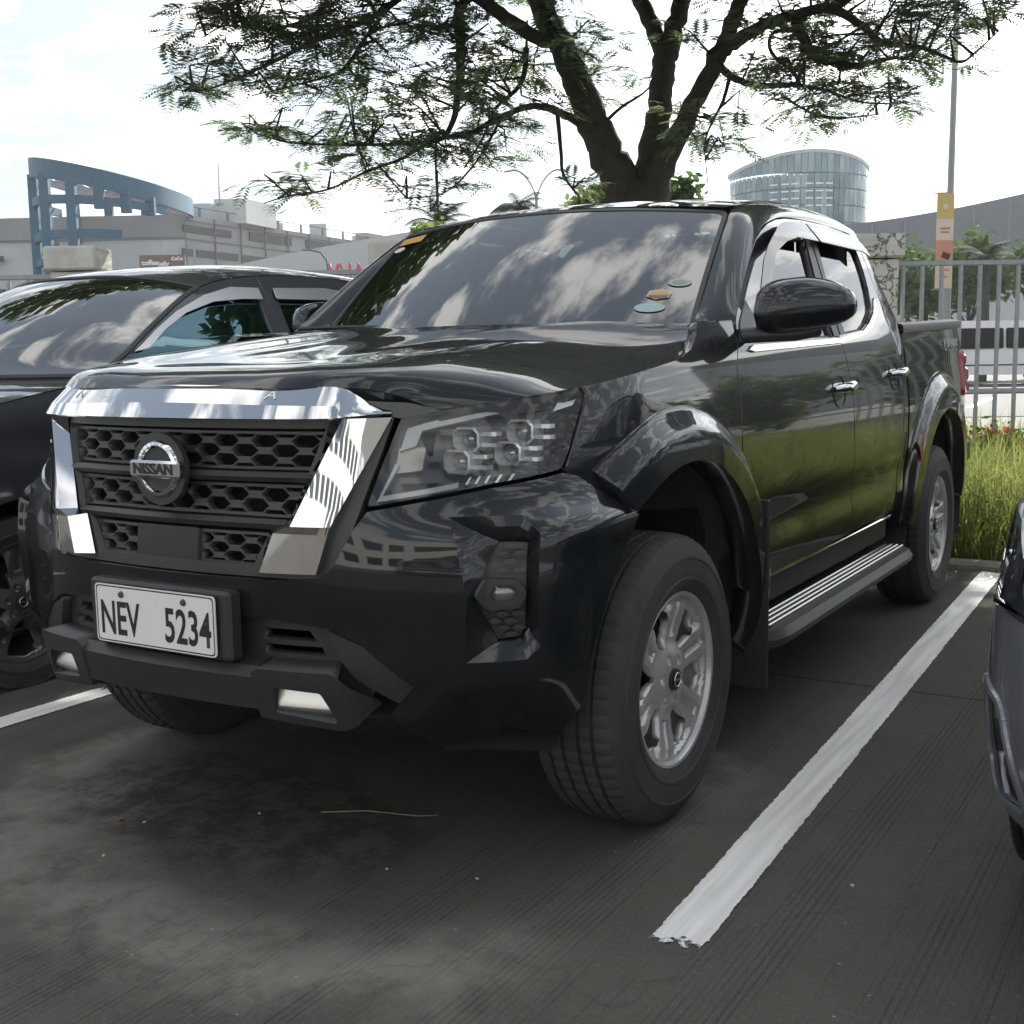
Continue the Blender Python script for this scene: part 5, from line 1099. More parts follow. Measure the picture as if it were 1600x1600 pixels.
wall([(-60, 97), (-26.5, 94.6), C0, C1], 10.2, 12.05, 1.0, 'upper_wall', GREYW, mall); wall([(-60, 97.1), (-26.5, 94.7), (-24.62, 95.1), (-2.9, 146.1)], 0, 10.2, 1.0, 'lower_wall', PALEW, mall)
wall([(-24.66, 94.98), (-3.0, 145.9)], 8.2, 10.2, .3, 'upper_wall', GREYW, mall)
mb = MB(); mb.add([W(-60, 97, 12), W(-24.7, 95, 12), W(-3, 146, 12), W(-30, 170, 12), W(-90, 170, 12)], [(0, 1, 2, 3, 4)]); mb.build('roof_slab', GREYW, mall, smooth=False)
def on_wing(u):          # where the line of sight at heading (u-800)/1890 meets the receding wing
    k = (u-800)/1890; dr, df = C1[0]-C0[0], C1[1]-C0[1]; t = (C0[0]-k*C0[1])/(k*df-dr); return t
def slot(t0, t1, z0, z1, m, nm='window', o=-.12):
    dr, df = C1[0]-C0[0], C1[1]-C0[1]; L_ = math.hypot(dr, df); n = np.array([df, -dr])/L_*(-o)
    a = (C0[0]+dr*t0+n[0], C0[1]+df*t0+n[1]); b = (C0[0]+dr*t1+n[0], C0[1]+df*t1+n[1]); wall([a, b], z0, z1, .1, nm, m, mall)
WING = [(303, 376, 10.75, 11.3), (404, 455, 10.75, 11.45), (458, 468, 10.75, 11.45), (490, 522, 10.75, 11.45), (526, 537, 10.75, 11.45)]
for u0, u1, z0, z1 in WING: slot(on_wing(u0), on_wing(u1), z0, z1, DARKWIN)
for u0, u1 in ((300, 316), (322, 385), (392, 452), (470, 520)): slot(on_wing(u0), on_wing(u1), 8.95, 9.5, DARKWIN)
for v in (9.17, 6.65, 4.4): wall([(-41.5, 95.2), (-38.9, 95.05)], v-.45, v, .1, 'window', DARKWIN, mall)
for (r0, r1, f, z) in ((-27.2, -23.9, 100, 13.5), (-23.9, -21.3, 101, 13.95)): wall([(r0, f), (r1, f), (r1+1.5, f+5)], 12, z, .5, 'roof_room', PALEW, mall)
for k in range(7): wall([(-13.5+1.6*k, 118+4*k), (-12.2+1.6*k, 121+4*k)], 12, 12.75+.08*k, 1.2, 'roof_unit', GREYW, mall)
wall([(-14, 116), (-2, 146)], 12.3, 12.5, .3, 'roof_parapet', GREYW, mall)
ax, ay, _ = W(-23.2, 100); an = thing('radio_mast', 'thin radio mast on the mall roof', 'mast', (ax, ay, 13.4)); MB().tube([(0, 0, 0), (.05, 0, 3.3)], [.06, .03], 6).build('mast_pole', GREYW, an); MB().box((0, 0, 0), (.4, .4, .2)).build('mast_base', GREYW, an)
JNT = mat('wall_joint', (.15, .152, .158), .9)
for z in (10.22, 11.62, 7.3, 5.2): slot(.0, 1.0, z, z+.07, JNT, 'wall_joint', -.16)
for k in range(1, 16): slot(k/16, k/16+.0016, 8.2 if k % 2 else 0, 12.0, JNT, 'wall_joint', -.16)
for z in (10.3, 7.6, 5.0): wall([(-60, 96.9), (-26.5, 94.5), (-24.7, 94.9)], z, z+.07, .05, 'wall_joint', JNT, mall)
for k, (a, zz_) in enumerate(((.12, 1.1), (.2, .7), (.33, 1.3), (.47, .8), (.6, 1.0), (.75, 1.2))):
    x, y, _ = W(C0[0]+(C1[0]-C0[0])*a, C0[1]+(C1[1]-C0[1])*a+3); MB().box((x, y, 12+zz_/2), (1.6, 1.2, zz_), Matrix.Rotation(-YAW, 3, 'Z'), .05).build('roof_unit', PALEW, mall, smooth=False)
for k in range(14): slot(.03+.065*k, .034+.065*k, 12.05, 12.75, JNT, 'roof_rail_post', -.05)
slot(.02, .95, 12.70, 12.76, JNT, 'roof_rail', -.05)
# the blue open drum
blue = thing('blue_frame_rotunda', 'blue open steel rotunda with a slanting ring roof', 'building')
RC, FC, RA, RB = -28.75, 91.0, 5.2, 8.2
zt = lambda r: 15.45-.215*(r+35)
def ringband(z0f, z1f, a0, a1, name, n=60, th=.35, grow=0.):
    b = MB(); P = []
    for a in np.linspace(rad(a0), rad(a1), n):
        r, f = RC+(RA+grow)*math.cos(a), FC+(RB+grow)*math.sin(a); r2, f2 = RC+(RA+grow-th)*math.cos(a), FC+(RB+grow-th)*math.sin(a)
        P.append([W(r, f, z0f(r)), W(r, f, z1f(r)), W(r2, f2, z1f(r2)), W(r2, f2, z0f(r2)), W(r, f, z0f(r))])
    b.grid(np.array(P), False); return b.build(name, BLUE, blue, ang=30)
ringband(lambda r: zt(r)-1.28, zt, 0, 360, 'roof_ring', grow=.12)
ringband(lambda r: 11.9-.06*(r+35), lambda r: 12.45-.06*(r+35), 165, 335, 'middle_ring'); ringband(lambda r: 9.3, lambda r: 9.85, 170, 300, 'lower_ring'); ringband(lambda r: 7.6, lambda r: 8.05, 160, 290, 'lower_ring')
for a, zb in ((180, 0), (206, 0), (241, 0), (266, 0), (286, 11.2), (304, 11.0), (322, 11.0), (150, 10), (122, 11.6), (92, 11.6), (60, 11.4)):
    r, f = RC+(RA-.1)*math.cos(rad(a)), FC+(RB-.1)*math.sin(rad(a)); x, y, _ = W(r, f)
    MB().box((x, y, (zb+zt(r)-1)/2), (.62, .5, zt(r)-1-zb), Matrix.Rotation(-YAW, 3, 'Z')).build('column', BLUE, blue, smooth=False)
lat = mat('roof_lattice_paint', (.42, .38, .40), .7)
for k in range(-4, 5):
    for ax_ in (0, 1):
        if ax_ == 0: rr = RC+k*1.15; h = RB*math.sqrt(max(0, 1-((rr-RC)/RA)**2))-.2; p, q = (rr, FC-h), (rr, FC+h)
        else: ff = FC+k*1.42; h = RA*math.sqrt(max(0, 1-((ff-FC)/RB)**2))-.2; p, q = (RC-h, ff), (RC+h, ff)
        if math.dist(p, q) > .6: MB().tube([W(*p, zt(p[0])-1.25), W(*q, zt(q[0])-1.25)], .075, 6).build('roof_beam', lat, blue)
# low sweeping pavilion with red letters, and the banner
pav = thing('pale_pavilion', 'low pale pavilion with a sweeping roof in front of the mall', 'building')
ps = np.linspace(0, 1, 24); pts = [(-21+19*t, 82+2.0*t*t) for t in ps]
wall(pts, 0, [6.2+1.2*t for t in ps], .5, 'facade', PALEW, pav); wall([(r, f+1.2) for r, f in pts], [6.2+1.2*t for t in ps], [6.6+3.6*t**.8 for t in ps], 2.5, 'sweeping_roof', mat('pale_roof', (.40, .42, .44), .6), pav)
lx, ly, _ = W(-10.85, 81.2); lt = thing('red_sign_letters', 'red raised letters on the pale pavilion wall', 'sign', (lx, ly, 6.55), -YAW)
for i, ch in enumerate('ASIA'):
    text_mesh('sign_letter', ch, 1.5, mat('sign_red', (.48, .05, .07), .5), lt, loc=(-.92+.62*i+(.10 if ch == 'I' else 0)+(.05 if i == 3 else 0), 0, 0), rot=(math.pi/2, 0, 0), sx=.62, depth=.10, bold=.07)
bx_, by_, _ = W(-22.45, 80); bn = thing('shop_banner', 'brown banner with white and red words on the mall wall', 'banner', (bx_, by_, 7.15), -YAW)
MB().box((0, 0, 0), (2.95, .06, 1.35)).build('banner_cloth', mat('banner_brown', (.15, .10, .09), .8), bn, smooth=False)
text_mesh('banner_lettering', 'coffee', .44, WHITEP, bn, loc=(-.80, -.034, .18), rot=(math.pi/2, 0, 0), bold=.012); text_mesh('banner_lettering', 'jelly', .44, WHITEP, bn, loc=(.10, -.034, .10), rot=(math.pi/2, 0, 0), bold=.012)
text_mesh('banner_lettering', 'CoCo', .30, WHITEP, bn, loc=(.98, -.034, .42), rot=(math.pi/2, 0, 0), bold=.012); text_mesh('banner_lettering', 'milk tea', .34, mat('banner_red', (.55, .10, .06), .7), bn, loc=(-.35, -.034, -.22), rot=(math.pi/2, 0, 0), bold=.012) if False else None
for i_, (a, b) in enumerate(((-.9, .35), (.02, .30))): MB().box((a, -.034, -.20), (.7, .004, .16)).build('banner_print', mat('banner_red', (.50, .12, .08), .7), bn, smooth=False)
# glass drum
drum = thing('glass_drum_tower', 'round glass walled tower rising behind the pickup roof', 'building')
DR, DF, DA = 25.75, 110.0, 6.05
DT = lambda a: 17.35-1.15*abs(math.cos(a))**2.2
PANE = [mat('curtain_glass', c, .06, coat=.6, metal=.15) for c in ((.10, .17, .205), (.14, .215, .25), (.06, .12, .15), (.20, .27, .305))]
ztop = lambda a: 18.75-.0*math.cos(a)
drc = MB(); P = []
for a in np.linspace(0, 2*math.pi, 65): P.append([W(DR+(DA-.25)*math.cos(a), DF+(DA-.25)*math.sin(a), z) for z in (0, 15.6)])
drc.grid(np.array(P)).build('core_wall', mat('drum_core', (.25, .28, .29), .7), drum)
mb = MB(); P = []
for a in np.linspace(0, 2*math.pi, 65): P.append([W(DR+rr*math.cos(a), DF+rr*math.sin(a), z) for rr, z in ((DA+.05, DT(a)), (DA+.08, DT(a)+.30), (DA-.5, DT(a)+.35), (.01, 17.6))])
mb.grid(np.array(P), True).build('roof_rim', mat('rim_grey', (.42, .44, .45), .6), drum)
NC = 34; hs = [10.2, 11.7, 13.1, 14.5, 15.75, 17.3]
for i in range(NC):
    a0, a1 = math.pi+math.pi*(i+.04)/NC, math.pi+math.pi*(i+.96)/NC; edgep = i < 2 or i > NC-3
    for j in range(5):
        z0, z1 = hs[j]+.04, hs[j+1]-.04; c = 1.0
        V = [W(DR+DA*math.cos(t), DF+DA*math.sin(t), z if not (j == 4 and z > 16) else DT(t)-.02) for t in (a0, a1) for z in (z0, z1)]
        m = PALEW if edgep else PANE[2 if i in (20, 21) and j < 4 else random.choice((0, 0, 1, 1, 1, 3 if j > 1 else 0))]
        mesh('pane', V, [(0, 2, 3, 1)], m, drum, smooth=False)
lampm = mat('light_dash_white', (.75, .77, .78), .6)  # white dashes laid on the glass, painted for the lights inside
for zz in (13.0, 13.6, 14.2, 14.8):
    for a in (235, 244, 252, 263, 271, 279):
        P = []
        for t in np.linspace(rad(a), rad(a+6), 4): P.append([W(DR+(DA+.04)*math.cos(t), DF+(DA+.04)*math.sin(t), zz+dz) for dz in (0, .12)])
        MB().grid(np.array(P)).build('light_dash', lampm, drum)
# grey curved block at the right
blk = thing('curved_grey_block', 'grey tiled building with a curved rising roofline at the right', 'building')
ts = np.linspace(0, 2.2, 60); pts = [(24.2+24*t, 92-6*t*t) for t in ts]; zz = [10.2+1.0*min(t, 1.2)+3.4*min(t, 1.2)**1.6 for t in ts]
wall(pts, [7.4+1.6*t*t for t in ts], zz, 8, 'tiled_wall', TILE, blk); wall([(r, f-.3) for r, f in pts], 0, [7.4+1.6*t*t for t in ts], 6, 'lower_wall', PALEW, blk)
for k in range(10):
    t = k/10; wall([(24.6+24*t, 91.85-6*t*t), (24.75+24*t, 91.8-6*t*t)], 7.6, 10.0+1.0*t+3.2*t**1.6, .05, 'joint_strip', mat('tile_joint', (.19, .195, .21), .8), blk)
wall([(15.5, 100), (24.3, 92)], 0, 10.0, 2, 'side_wall', TILE, blk)
# street pole with its banner, two armed lamp, palms and small trees
px_, py_, _ = W(8.58, 24); sp_ = thing('street_pole', 'tall slim grey steel pole at the right', 'pole', (px_, py_, 0), -YAW)
MB().tube([(0, 0, 0), (0, 0, 4.2), (.02, 0, 10.5)], [.085, .065, .04], 12).build('shaft', mat('galvanised', (.30, .31, .33), .45, metal=.4), sp_); MB().box((0, 0, .05), (.4, .4, .1)).build('base_plate', GREYW, sp_); MB().tube([(-.32, 0, 4.16), (.05, 0, 4.16)], .015, 6).build('bracket', GREYW, sp_); MB().tube([(-.32, 0, 2.32), (.05, 0, 2.32)], .015, 6).build('bracket', GREYW, sp_)
bn2 = thing('pole_banner', 'narrow upright banner, yellow above and coral below, on the street pole', 'banner', W(8.49-.02, 23.93, 3.24), -YAW)
def bmat(n, c): return mat(n, c, .8)
for z0, z1, c, nm in ((.42, .90, (.62, .46, .20), 'banner_top'), (.02, .42, (.68, .60, .52), 'banner_field'), (-.45, .02, (.60, .30, .22), 'banner_middle'), (-.90, -.45, (.66, .56, .42), 'banner_foot')):
    MB().box((0, 0, (z0+z1)/2), (.33, .02, z1-z0)).build(nm, bmat(nm, c), bn2, smooth=False)
MB().lathe([(.001, .0), (.055, .0), (.055, .006)], 20, M=Matrix.Translation((.0, -.012, .66)) @ Matrix.Rotation(-math.pi/2, 4, 'Z')).build('banner_roundel', bmat('roundel', (.70, .64, .50)), bn2)
for z, w_ in ((.24, .2), (.17, .16), (-.55, .2), (-.68, .14)): MB().box((0, -.0115, z), (w_, .004, .035)).build('banner_print', bmat('print_coral', (.55, .20, .15)), bn2, smooth=False)
MB().box((.03, -.0115, -.28), (.16, .004, .12), Matrix.Rotation(rad(20), 3, 'Y')).build('banner_print', bmat('print_brown', (.10, .05, .05)), bn2, smooth=False)
x, y, _ = W(1.06, 45); sl_ = thing('two_armed_street_lamp', 'slender street lamp with two curving arms above the pickup roof', 'street lamp', (x, y, 0), -YAW)
MB().tube([(0, 0, 0), (0, 0, 6.9)], [.09, .055], 8).build('shaft', FENM, sl_)
for sg in (-1, 1):
    MB().tube([(sg*(.02+.75*t**1.3), 0, 6.8+.95*math.sin(t*1.5)) for t in np.linspace(0, 1, 12)], .035, 6).build('arm', FENM, sl_); MB().box((sg*.95, 0, 7.73), (.42, .14, .06), Matrix.Rotation(sg*rad(8), 3, 'Y'), .02).build('lamp_head', FENM, sl_)
x, y, _ = W(-12.0, 76); s2_ = thing('curved_arm_lamp', 'thin lamp with one curved arm before the red letters', 'street lamp', (x, y, 0), -YAW); MB().tube([(.9, 0, 0), (.9, 0, 6.2), (.8, 0, 7.0), (.45, 0, 7.5), (-.2, 0, 7.65)], .05, 6).build('shaft', INK, s2_); MB().box((-.4, 0, 7.64), (.5, .14, .06)).build('lamp_head', INK, s2_)
PALML = leaf('palm_leaf', (.016, .030, .018), (.03, .05, .025), .2); BARK = mat('rough_bark', (.045, .040, .034), .95, noise=.35, nscale=9, bump=.9, bscale=22)
def palm(r_, f_, H, n, L_, lab, seed):
    x, y, _ = W(r_, f_); p = thing('palm_tree', lab, 'palm tree', (x, y, 0), group='palms beyond the fence'); rr = random.Random(seed)
    MB().tube([(0, 0, 0), (.05, 0, H*.5), (0, .03, H)], [.17, .13, .11], 10).build('trunk', BARK, p)
    for k in range(n):
        a = 2*math.pi*k/n+rr.uniform(-.2, .2); el = rr.uniform(-.1, 1.15); V = []; F = []
        pts = []; q = Vector((0, 0, H)); d = Vector((math.cos(a)*math.cos(el), math.sin(a)*math.cos(el), math.sin(el)))
        for j in range(12): pts.append(q.copy()); q = q+d*L_/11; d = (d+Vector((0, 0, -.17))).normalized()
        for j in range(1, 12):
            t = (pts[j]-pts[j-1]).normalized(); s = t.cross(Vector((0, 0, 1))).normalized(); ll = L_*.34*math.sin(math.pi*min(1, j/12+.12))
            for g2 in (-1, 1):
                for o in (0, .5):
                    b0 = pts[j-1].lerp(pts[j], o); e = b0+s*g2*ll*.85+t*ll*.45+Vector((0, 0, -ll*.35)); w = t*L_*.020; V += [b0-w, b0+w, e]; F.append((len(V)-3, len(V)-2, len(V)-1))
        mesh('frond', V, F, PALML, p, smooth=False)
palm(.36, 40, 5.85, 20, 1.35, 'spiky palm left of the thick tree trunk', 1); palm(-2.0, 36, 4.95, 20, 1.4, 'feathery palm at the left end of the pickup roof', 2); palm(15.9, 41, 4.1, 16, 1.3, 'palm showing above the fence right of the pole banner', 3)
def bush_tree(nm, lab, cat, r_, f_, zc_, rr, n, size, seed, m, trunk=True, group=None):
    x, y, _ = W(r_, f_); t = thing(nm, lab, cat, (x, y, 0), group=group); V, F = cloud(n, (0, 0, zc_), rr, size, seed); mesh('crown', V, F, m, t, smooth=False)
    if trunk:
        rr_ = random.Random(seed); b = MB().tube([(0, 0, 0), (.08, .02, zc_*.5), (-.02, 0, zc_)], [.10, .07, .03], 7)
        for k in range(5): a = rr_.uniform(0, 6.28); b.tube([(.06, .02, zc_*.5), (rr[0]*.35*math.cos(a), rr[1]*.35*math.sin(a), zc_*.85), (rr[0]*.7*math.cos(a), rr[1]*.7*math.sin(a), zc_+rr[2]*.2)], [.05, .035, .012], 5)
        b.build('trunk', BARK, t)
    return t
MIDL = leaf('mid_leaf', (.05, .095, .03), (.12, .17, .055), .4); PALEL = leaf('pale_leaf', (.10, .15, .045), (.20, .25, .08), .5)
G2 = 'small trees beyond the fence'
bush_tree('small_tree', 'round dark green tree right of the thick trunk', 'tree', 3.25, 23, 3.9, (.62, .6, .55), 1500, .085, 51, MIDL, group=G2)
bush_tree('small_tree', 'pale green tree left of the thick trunk', 'tree', 1.52, 22, 3.70, (.55, .5, .40), 1200, .08, 52, PALEL, group=G2)
bush_tree('small_tree', 'light green small tree at the left end of the pickup roof', 'tree', -1.55, 26, 3.55, (.70, .6, .40), 1200, .09, 53, PALEL, group=G2)
bush_tree('small_tree', 'low tree just left of the spiky palm', 'tree', .0, 33, 4.55, (.55, .5, .35), 800, .09, 57, PALEL, group=G2)
for i, (r_, f_, z_, rr, n, lab) in enumerate(((13.7, 44, 3.5, (1.35, 1.2, 1.25), 1100, 'thin branched tree across the road next to the cracked pillar'), (15.3, 45, 3.4, (1.35, 1.2, 1.45), 1900, 'leafy tree across the road under the pole banner'), (17.2, 46, 3.6, (1.7, 1.3, 1.6), 2600, 'dense green tree across the road at the right edge'), (19.9, 46, 3.8, (1.8, 1.5, 1.6), 1800, 'green tree across the road just outside the view'))):
    bush_tree('roadside_tree', lab, 'tree', r_, f_, z_, rr, n, .17, 60+i, MIDL, group='trees across the road')

# the tree line beyond the fence on the right, outside the view: the doors mirror it
for i, (r_, f_) in enumerate(((11.3, 20.5), (12.9, 18.2), (14.8, 19.6), (17.6, 18.0), (20.5, 19.8), (23.5, 18.6), (27, 20))):
    V, F = cloud(900, (0, 0, 2.0), (1.7, 1.2, 1.7), .20, 80+i); x, y, _ = W(r_, f_)
    t = thing('hedge_tree', ['first', 'second', 'third', 'fourth', 'fifth', 'sixth', 'seventh'][i]+' tree along the line mirrored in the pickup doors, counted from the street pole', 'tree', (x, y, 0), group='tree line mirrored in the doors'); mesh('crown', V, F, MIDL, t, smooth=False); MB().tube([(0, 0, 0), (.05, 0, 2.0)], [.12, .06], 7).build('trunk', BARK, t)
# ---------------------------------------------------------------- the big spreading tree
tx, ty, _ = W(1.62, 15.0); big = thing('spreading_rain_tree', 'large spreading tree with a thick forked trunk behind the pickup', 'tree', (tx, ty, 0))
TO = np.array([tx, ty, 0.])
def T3(u, v, f):           # metres: offsets sketched in units of 1/1890 of the distance from the standpoint
    el = math.atan((800-v)/FPX)+PITCH; r = (u-800)/FPX*f/math.cos(PITCH)*.985; r += (v-546)/FPX*f*.0154; z = CAM[2]+f*math.tan(el)+(u-800)/FPX*f*.0154*-1
    return np.array(W(r, f, z))-TO
S_ = lambda px, f: px/FPX*f/2*.80
LIMBS = []
def limb(pts, name='limb'):
    P = [T3(u, v, f) for u, v, f, w in pts]; R = [S_(w, f) for u, v, f, w in pts]
    k = np.linspace(0, len(P)-1, (len(P)-1)*5+1); Q = cr(range(len(P)), np.array(P), k); rr = np.interp(k, range(len(P)), R)
    Q = Q+rng.normal(size=Q.shape)*(rr*.10)[:, None]
    MB().tube([tuple(p) for p in Q], list(rr), 9 if R[0] > .05 else 6).build(name, BARK, big, ang=80); LIMBS.append((Q, rr)); return Q
b0 = T3(1005, 312, 15.); base = np.array([0, 0, -.05])
Q = [base, base*.6+b0*.4+[.02, 0, 0], b0]; MB().tube([tuple(q) for q in (base, base*.93+b0*.07, base*.6+b0*.4, b0, T3(1004, 285, 15.))], [.52, .40, .335, .32, .27], 14).build('trunk', BARK, big, ang=80)
limb([(990, 318, 15, 82), (968, 255, 14.9, 70), (940, 190, 14.7, 62), (915, 125, 14.6, 54), (888, 60, 14.4, 48), (862, 0, 14.2, 44), (838, -110, 13.6, 36), (800, -250, 12.8, 26)])
limb([(1016, 310, 15, 70), (1030, 230, 15, 50), (1041, 160, 15.1, 46), (1048, 105, 15.2, 45), (1052, 75, 15.2, 42)])
limb([(1050, 90, 15.2, 34), (1030, 40, 15.3, 32), (1008, -15, 15.4, 30), (985, -130, 15.6, 24), (950, -260, 15.8, 14)]); limb([(1053, 90, 15.2, 38), (1066, 40, 15.2, 36), (1082, -30, 15.2, 32), (1105, -150, 15.2, 26), (1130, -280, 15, 15)])
limb([(1022, 305, 14.9, 64), (1055, 235, 14.7, 44), (1090, 165, 14.4, 36), (1120, 105, 14.2, 34), (1140, 65, 14.1, 32), (1160, 10, 13.9, 28), (1188, -80, 13.6, 22), (1220, -220, 13.2, 14)])
limb([(1128, 85, 14.1, 30), (1160, 62, 13.9, 26), (1200, 38, 13.6, 22), (1250, 22, 13.3, 20), (1300, 12, 13.0, 18), (1348, 40, 12.8, 14), (1378, 66, 12.7, 12), (1430, 72, 12.6, 9), (1468, 86, 12.5, 7), (1497, 96, 12.4, 5), (1520, 80, 12.3, 4), (1552, 48, 12.2, 2)])
limb([(1118, 82, 14.2, 18), (1140, 112, 14.0, 15), (1165, 126, 13.8, 13), (1195, 134, 13.6, 12), (1240, 132, 13.4, 9), (1290, 140, 13.3, 6), (1350, 160, 13.2, 4), (1420, 160, 13.1, 2)]); limb([(1245, 25, 13.3, 20), (1258, 60, 13.3, 20), (1275, 88, 13.3, 18), (1310, 96, 13.2, 16), (1340, 102, 13.1, 12), (1400, 90, 13., 6), (1452, 100, 12.9, 3)])
limb([(1250, 42, 13.4, 8), (1212, 52, 13.4, 8), (1210, 82, 13.4, 7), (1238, 108, 13.4, 7), (1252, 128, 13.4, 6), (1262, 140, 13.4, 4)]); limb([(1225, 148, 13.5, 7), (1255, 168, 13.4, 5), (1300, 185, 13.3, 4), (1370, 178, 13.2, 2)])
limb([(1145, 125, 14, 8), (1136, 158, 13.9, 7), (1122, 185, 13.9, 5), (1108, 225, 13.8, 3), (1112, 290, 13.8, 2)])
limb([(888, 70, 14.4, 26), (850, 55, 14.1, 26), (810, 28, 13.8, 26), (768, -5, 13.5, 24), (700, -55, 13.0, 20), (640, -120, 12.6, 14), (560, -190, 12.2, 8)])
limb([(760, -10, 13.5, 18), (740, 20, 13.4, 20), (741, 70, 13.4, 19), (737, 120, 13.4, 17), (728, 180, 13.4, 12), (706, 216, 13.4, 9), (660, 224, 13.3, 7), (600, 226, 13.2, 6), (540, 226, 13.1, 5), (470, 222, 13.0, 4), (425, 208, 12.9, 2)])
limb([(700, -50, 13.0, 16), (640, 5, 12.8, 14), (600, 32, 12.7, 12), (550, 50, 12.6, 11), (505, 72, 12.5, 9), (455, 98, 12.4, 7), (405, 120, 12.3, 5), (345, 142, 12.2, 3), (285, 138, 12.1, 1.5)])
limb([(600, -80, 12.4, 12), (555, -20, 12.3, 10), (520, 25, 12.3, 8), (455, 45, 12.2, 6), (390, 40, 12.1, 4), (350, 60, 12, 2)])
limb([(920, 192, 14.7, 18), (888, 176, 14.5, 15), (850, 165, 14.3, 13), (800, 182, 14, 11), (750, 208, 13.8, 9), (700, 218, 13.6, 7), (640, 250, 13.4, 6), (590, 268, 13.3, 5), (530, 296, 13.2, 4), (470, 306, 13.1, 3), (430, 318, 13, 2)])
limb([(698, 218, 13.5, 5), (696, 270, 13.5, 4), (697, 345, 13.5, 3)], 'twig'); limb([(885, 180, 14.6, 9), (888, 240, 14.6, 7), (892, 275, 14.5, 6), (915, 308, 14.5, 4)]); limb([(840, 75, 14, 12), (830, 130, 13.9, 9), (790, 170, 13.8, 7), (770, 215, 13.7, 5), (740, 262, 13.6, 3)])
limb([(800, 182, 14, 6), (760, 250, 13.9, 5), (710, 300, 13.8, 3), (650, 310, 13.7, 2)]); limb([(945, 200, 14.7, 7), (985, 165, 14.5, 6), (1015, 145, 14.4, 4), (1040, 120, 14.3, 3)], 'twig'); limb([(620, 30, 12.7, 8), (590, 70, 12.7, 7), (560, 110, 12.7, 6), (500, 130, 12.6, 4), (420, 150, 12.5, 2)])
# limbs of the crown above the view
for (u, v, f, u2, v2, f2) in ((838, -110, 13.6, 700, -420, 9.5), (985, -130, 15.6, 1000, -420, 11.5), (1105, -150, 15.2, 1180, -420, 11), (1188, -80, 13.6, 1400, -330, 10), (700, -55, 13, 420, -260, 10), (1300, 12, 13, 1560, -190, 10.5), (800, -250, 12.8, 900, -620, 9.0), (640, -120, 12.6, 300, -130, 11), (1105, -150, 15.2, 1000, -560, 10)):
    limb([(u, v, f, 22), ((u+u2)/2+20, (v+v2)/2-20, (f+f2)/2+.3, 15), (u2, v2, f2, 6)])
# foliage pads: flat layered sprays; each pad draws twigs from the nearest limb and carries feathery fronds
PADS = [(430, 62, 120, 34, 12.3, 9), (352, 118, 75, 22, 12.2, 6), (318, 140, 45, 12, 12.1, 3), (470, 22, 110, 26, 12.3, 8), (390, 30, 60, 20, 12.2, 4), (560, 88, 110, 40, 12.6, 10), (610, 26, 110, 30, 12.7, 9), (500, 205, 85, 16, 13.0, 6), (450, 214, 45, 9, 12.9, 3), (570, 172, 80, 26, 13.1, 7), (600, 232, 100, 22, 13.2, 8), (460, 303, 42, 12, 13.0, 4), (515, 275, 38, 9, 13.1, 2), (570, 262, 50, 12, 13.2, 3), (690, 140, 100, 48, 13.4, 12), (720, 52, 95, 46, 13.3, 11), (690, 226, 90, 32, 13.4, 9), (640, 303, 40, 9, 13.7, 2), (710, 300, 60, 12, 13.7, 3), (795, 120, 80, 55, 13.9, 11), (780, 222, 80, 34, 13.9, 8), (865, 95, 55, 45, 14.2, 7), (835, 178, 60, 30, 14.2, 6), (470, 138, 55, 12, 12.6, 4), (560, 130, 60, 14, 12.6, 4), (900, 300, 40, 12, 14.5, 2), (925, 40, 50, 28, 14.5, 4), (960, 110, 36, 34, 14.6, 3), (965, 175, 26, 22, 14.6, 2),
 (1010, 120, 22, 26, 14.4, 1), (1085, 195, 40, 30, 14.1, 4), (1115, 235, 42, 22, 13.8, 4), (1140, 190, 46, 18, 13.9, 4), (1090, 60, 24, 22, 14.3, 2), (1185, 25, 60, 22, 13.7, 5), (1235, 92, 70, 36, 13.4, 7), (1205, 118, 50, 20, 13.6, 4), (1320, 66, 80, 34, 13.1, 9), (1300, 112, 70, 22, 13.2, 6), (1290, 148, 80, 14, 13.3, 6), (1378, 150, 60, 15, 13.1, 5), (1255, 182, 55, 10, 13.4, 4), (1310, 194, 45, 8, 13.3, 2), (1410, 98, 55, 20, 12.9, 4), (1440, 32, 80, 22, 12.7, 6), (1375, 16, 70, 24, 12.9, 6), (1510, 15, 55, 16, 12.3, 4), (1470, 90, 36, 10, 12.5, 2), (1545, 30, 26, 9, 12.2, 1), (1270, 8, 70, 18, 13.3, 5),
 (640, -40, 170, 40, 12.6, 14), (420, -30, 130, 40, 12.2, 9), (860, -40, 150, 40, 13.8, 12), (1060, -40, 120, 40, 14.8, 9), (1260, -40, 150, 36, 13.3, 12), (1460, -30, 120, 36, 12.5, 9)]
LEAFM = leaf('rain_tree_leaf', (.115, .170, .095), (.21, .27, .14), .62)
FV, FF = [], []
def frond(p, d, L_, npair, w):
    """feather of paired leaflets along a drooping midrib"""
    d = d/np.linalg.norm(d); s = np.cross(d, [0, 0, 1.]); s = s/(np.linalg.norm(s)+1e-6); up = np.cross(s, d)
    for j in range(npair):
        t = (j+.6)/npair; b = p+d*L_*t-np.array([0, 0, .22*L_*t*t]); l = L_*.42*math.sin(math.pi*(.18+.72*t)); fw = d*.35
        for g_ in (-1, 1):
            e = b+(s*g_+fw)*l+np.array([0, 0, -.10*l])+up*rng.normal()*.06*l; m_ = (b+e)/2; q = d*w*l
            n0 = len(FV); FV.extend([b, m_+q, e, m_-q]); FF.append((n0, n0+1, n0+2, n0+3))
TW = MB()
allp = np.concatenate([q for q, r in LIMBS])
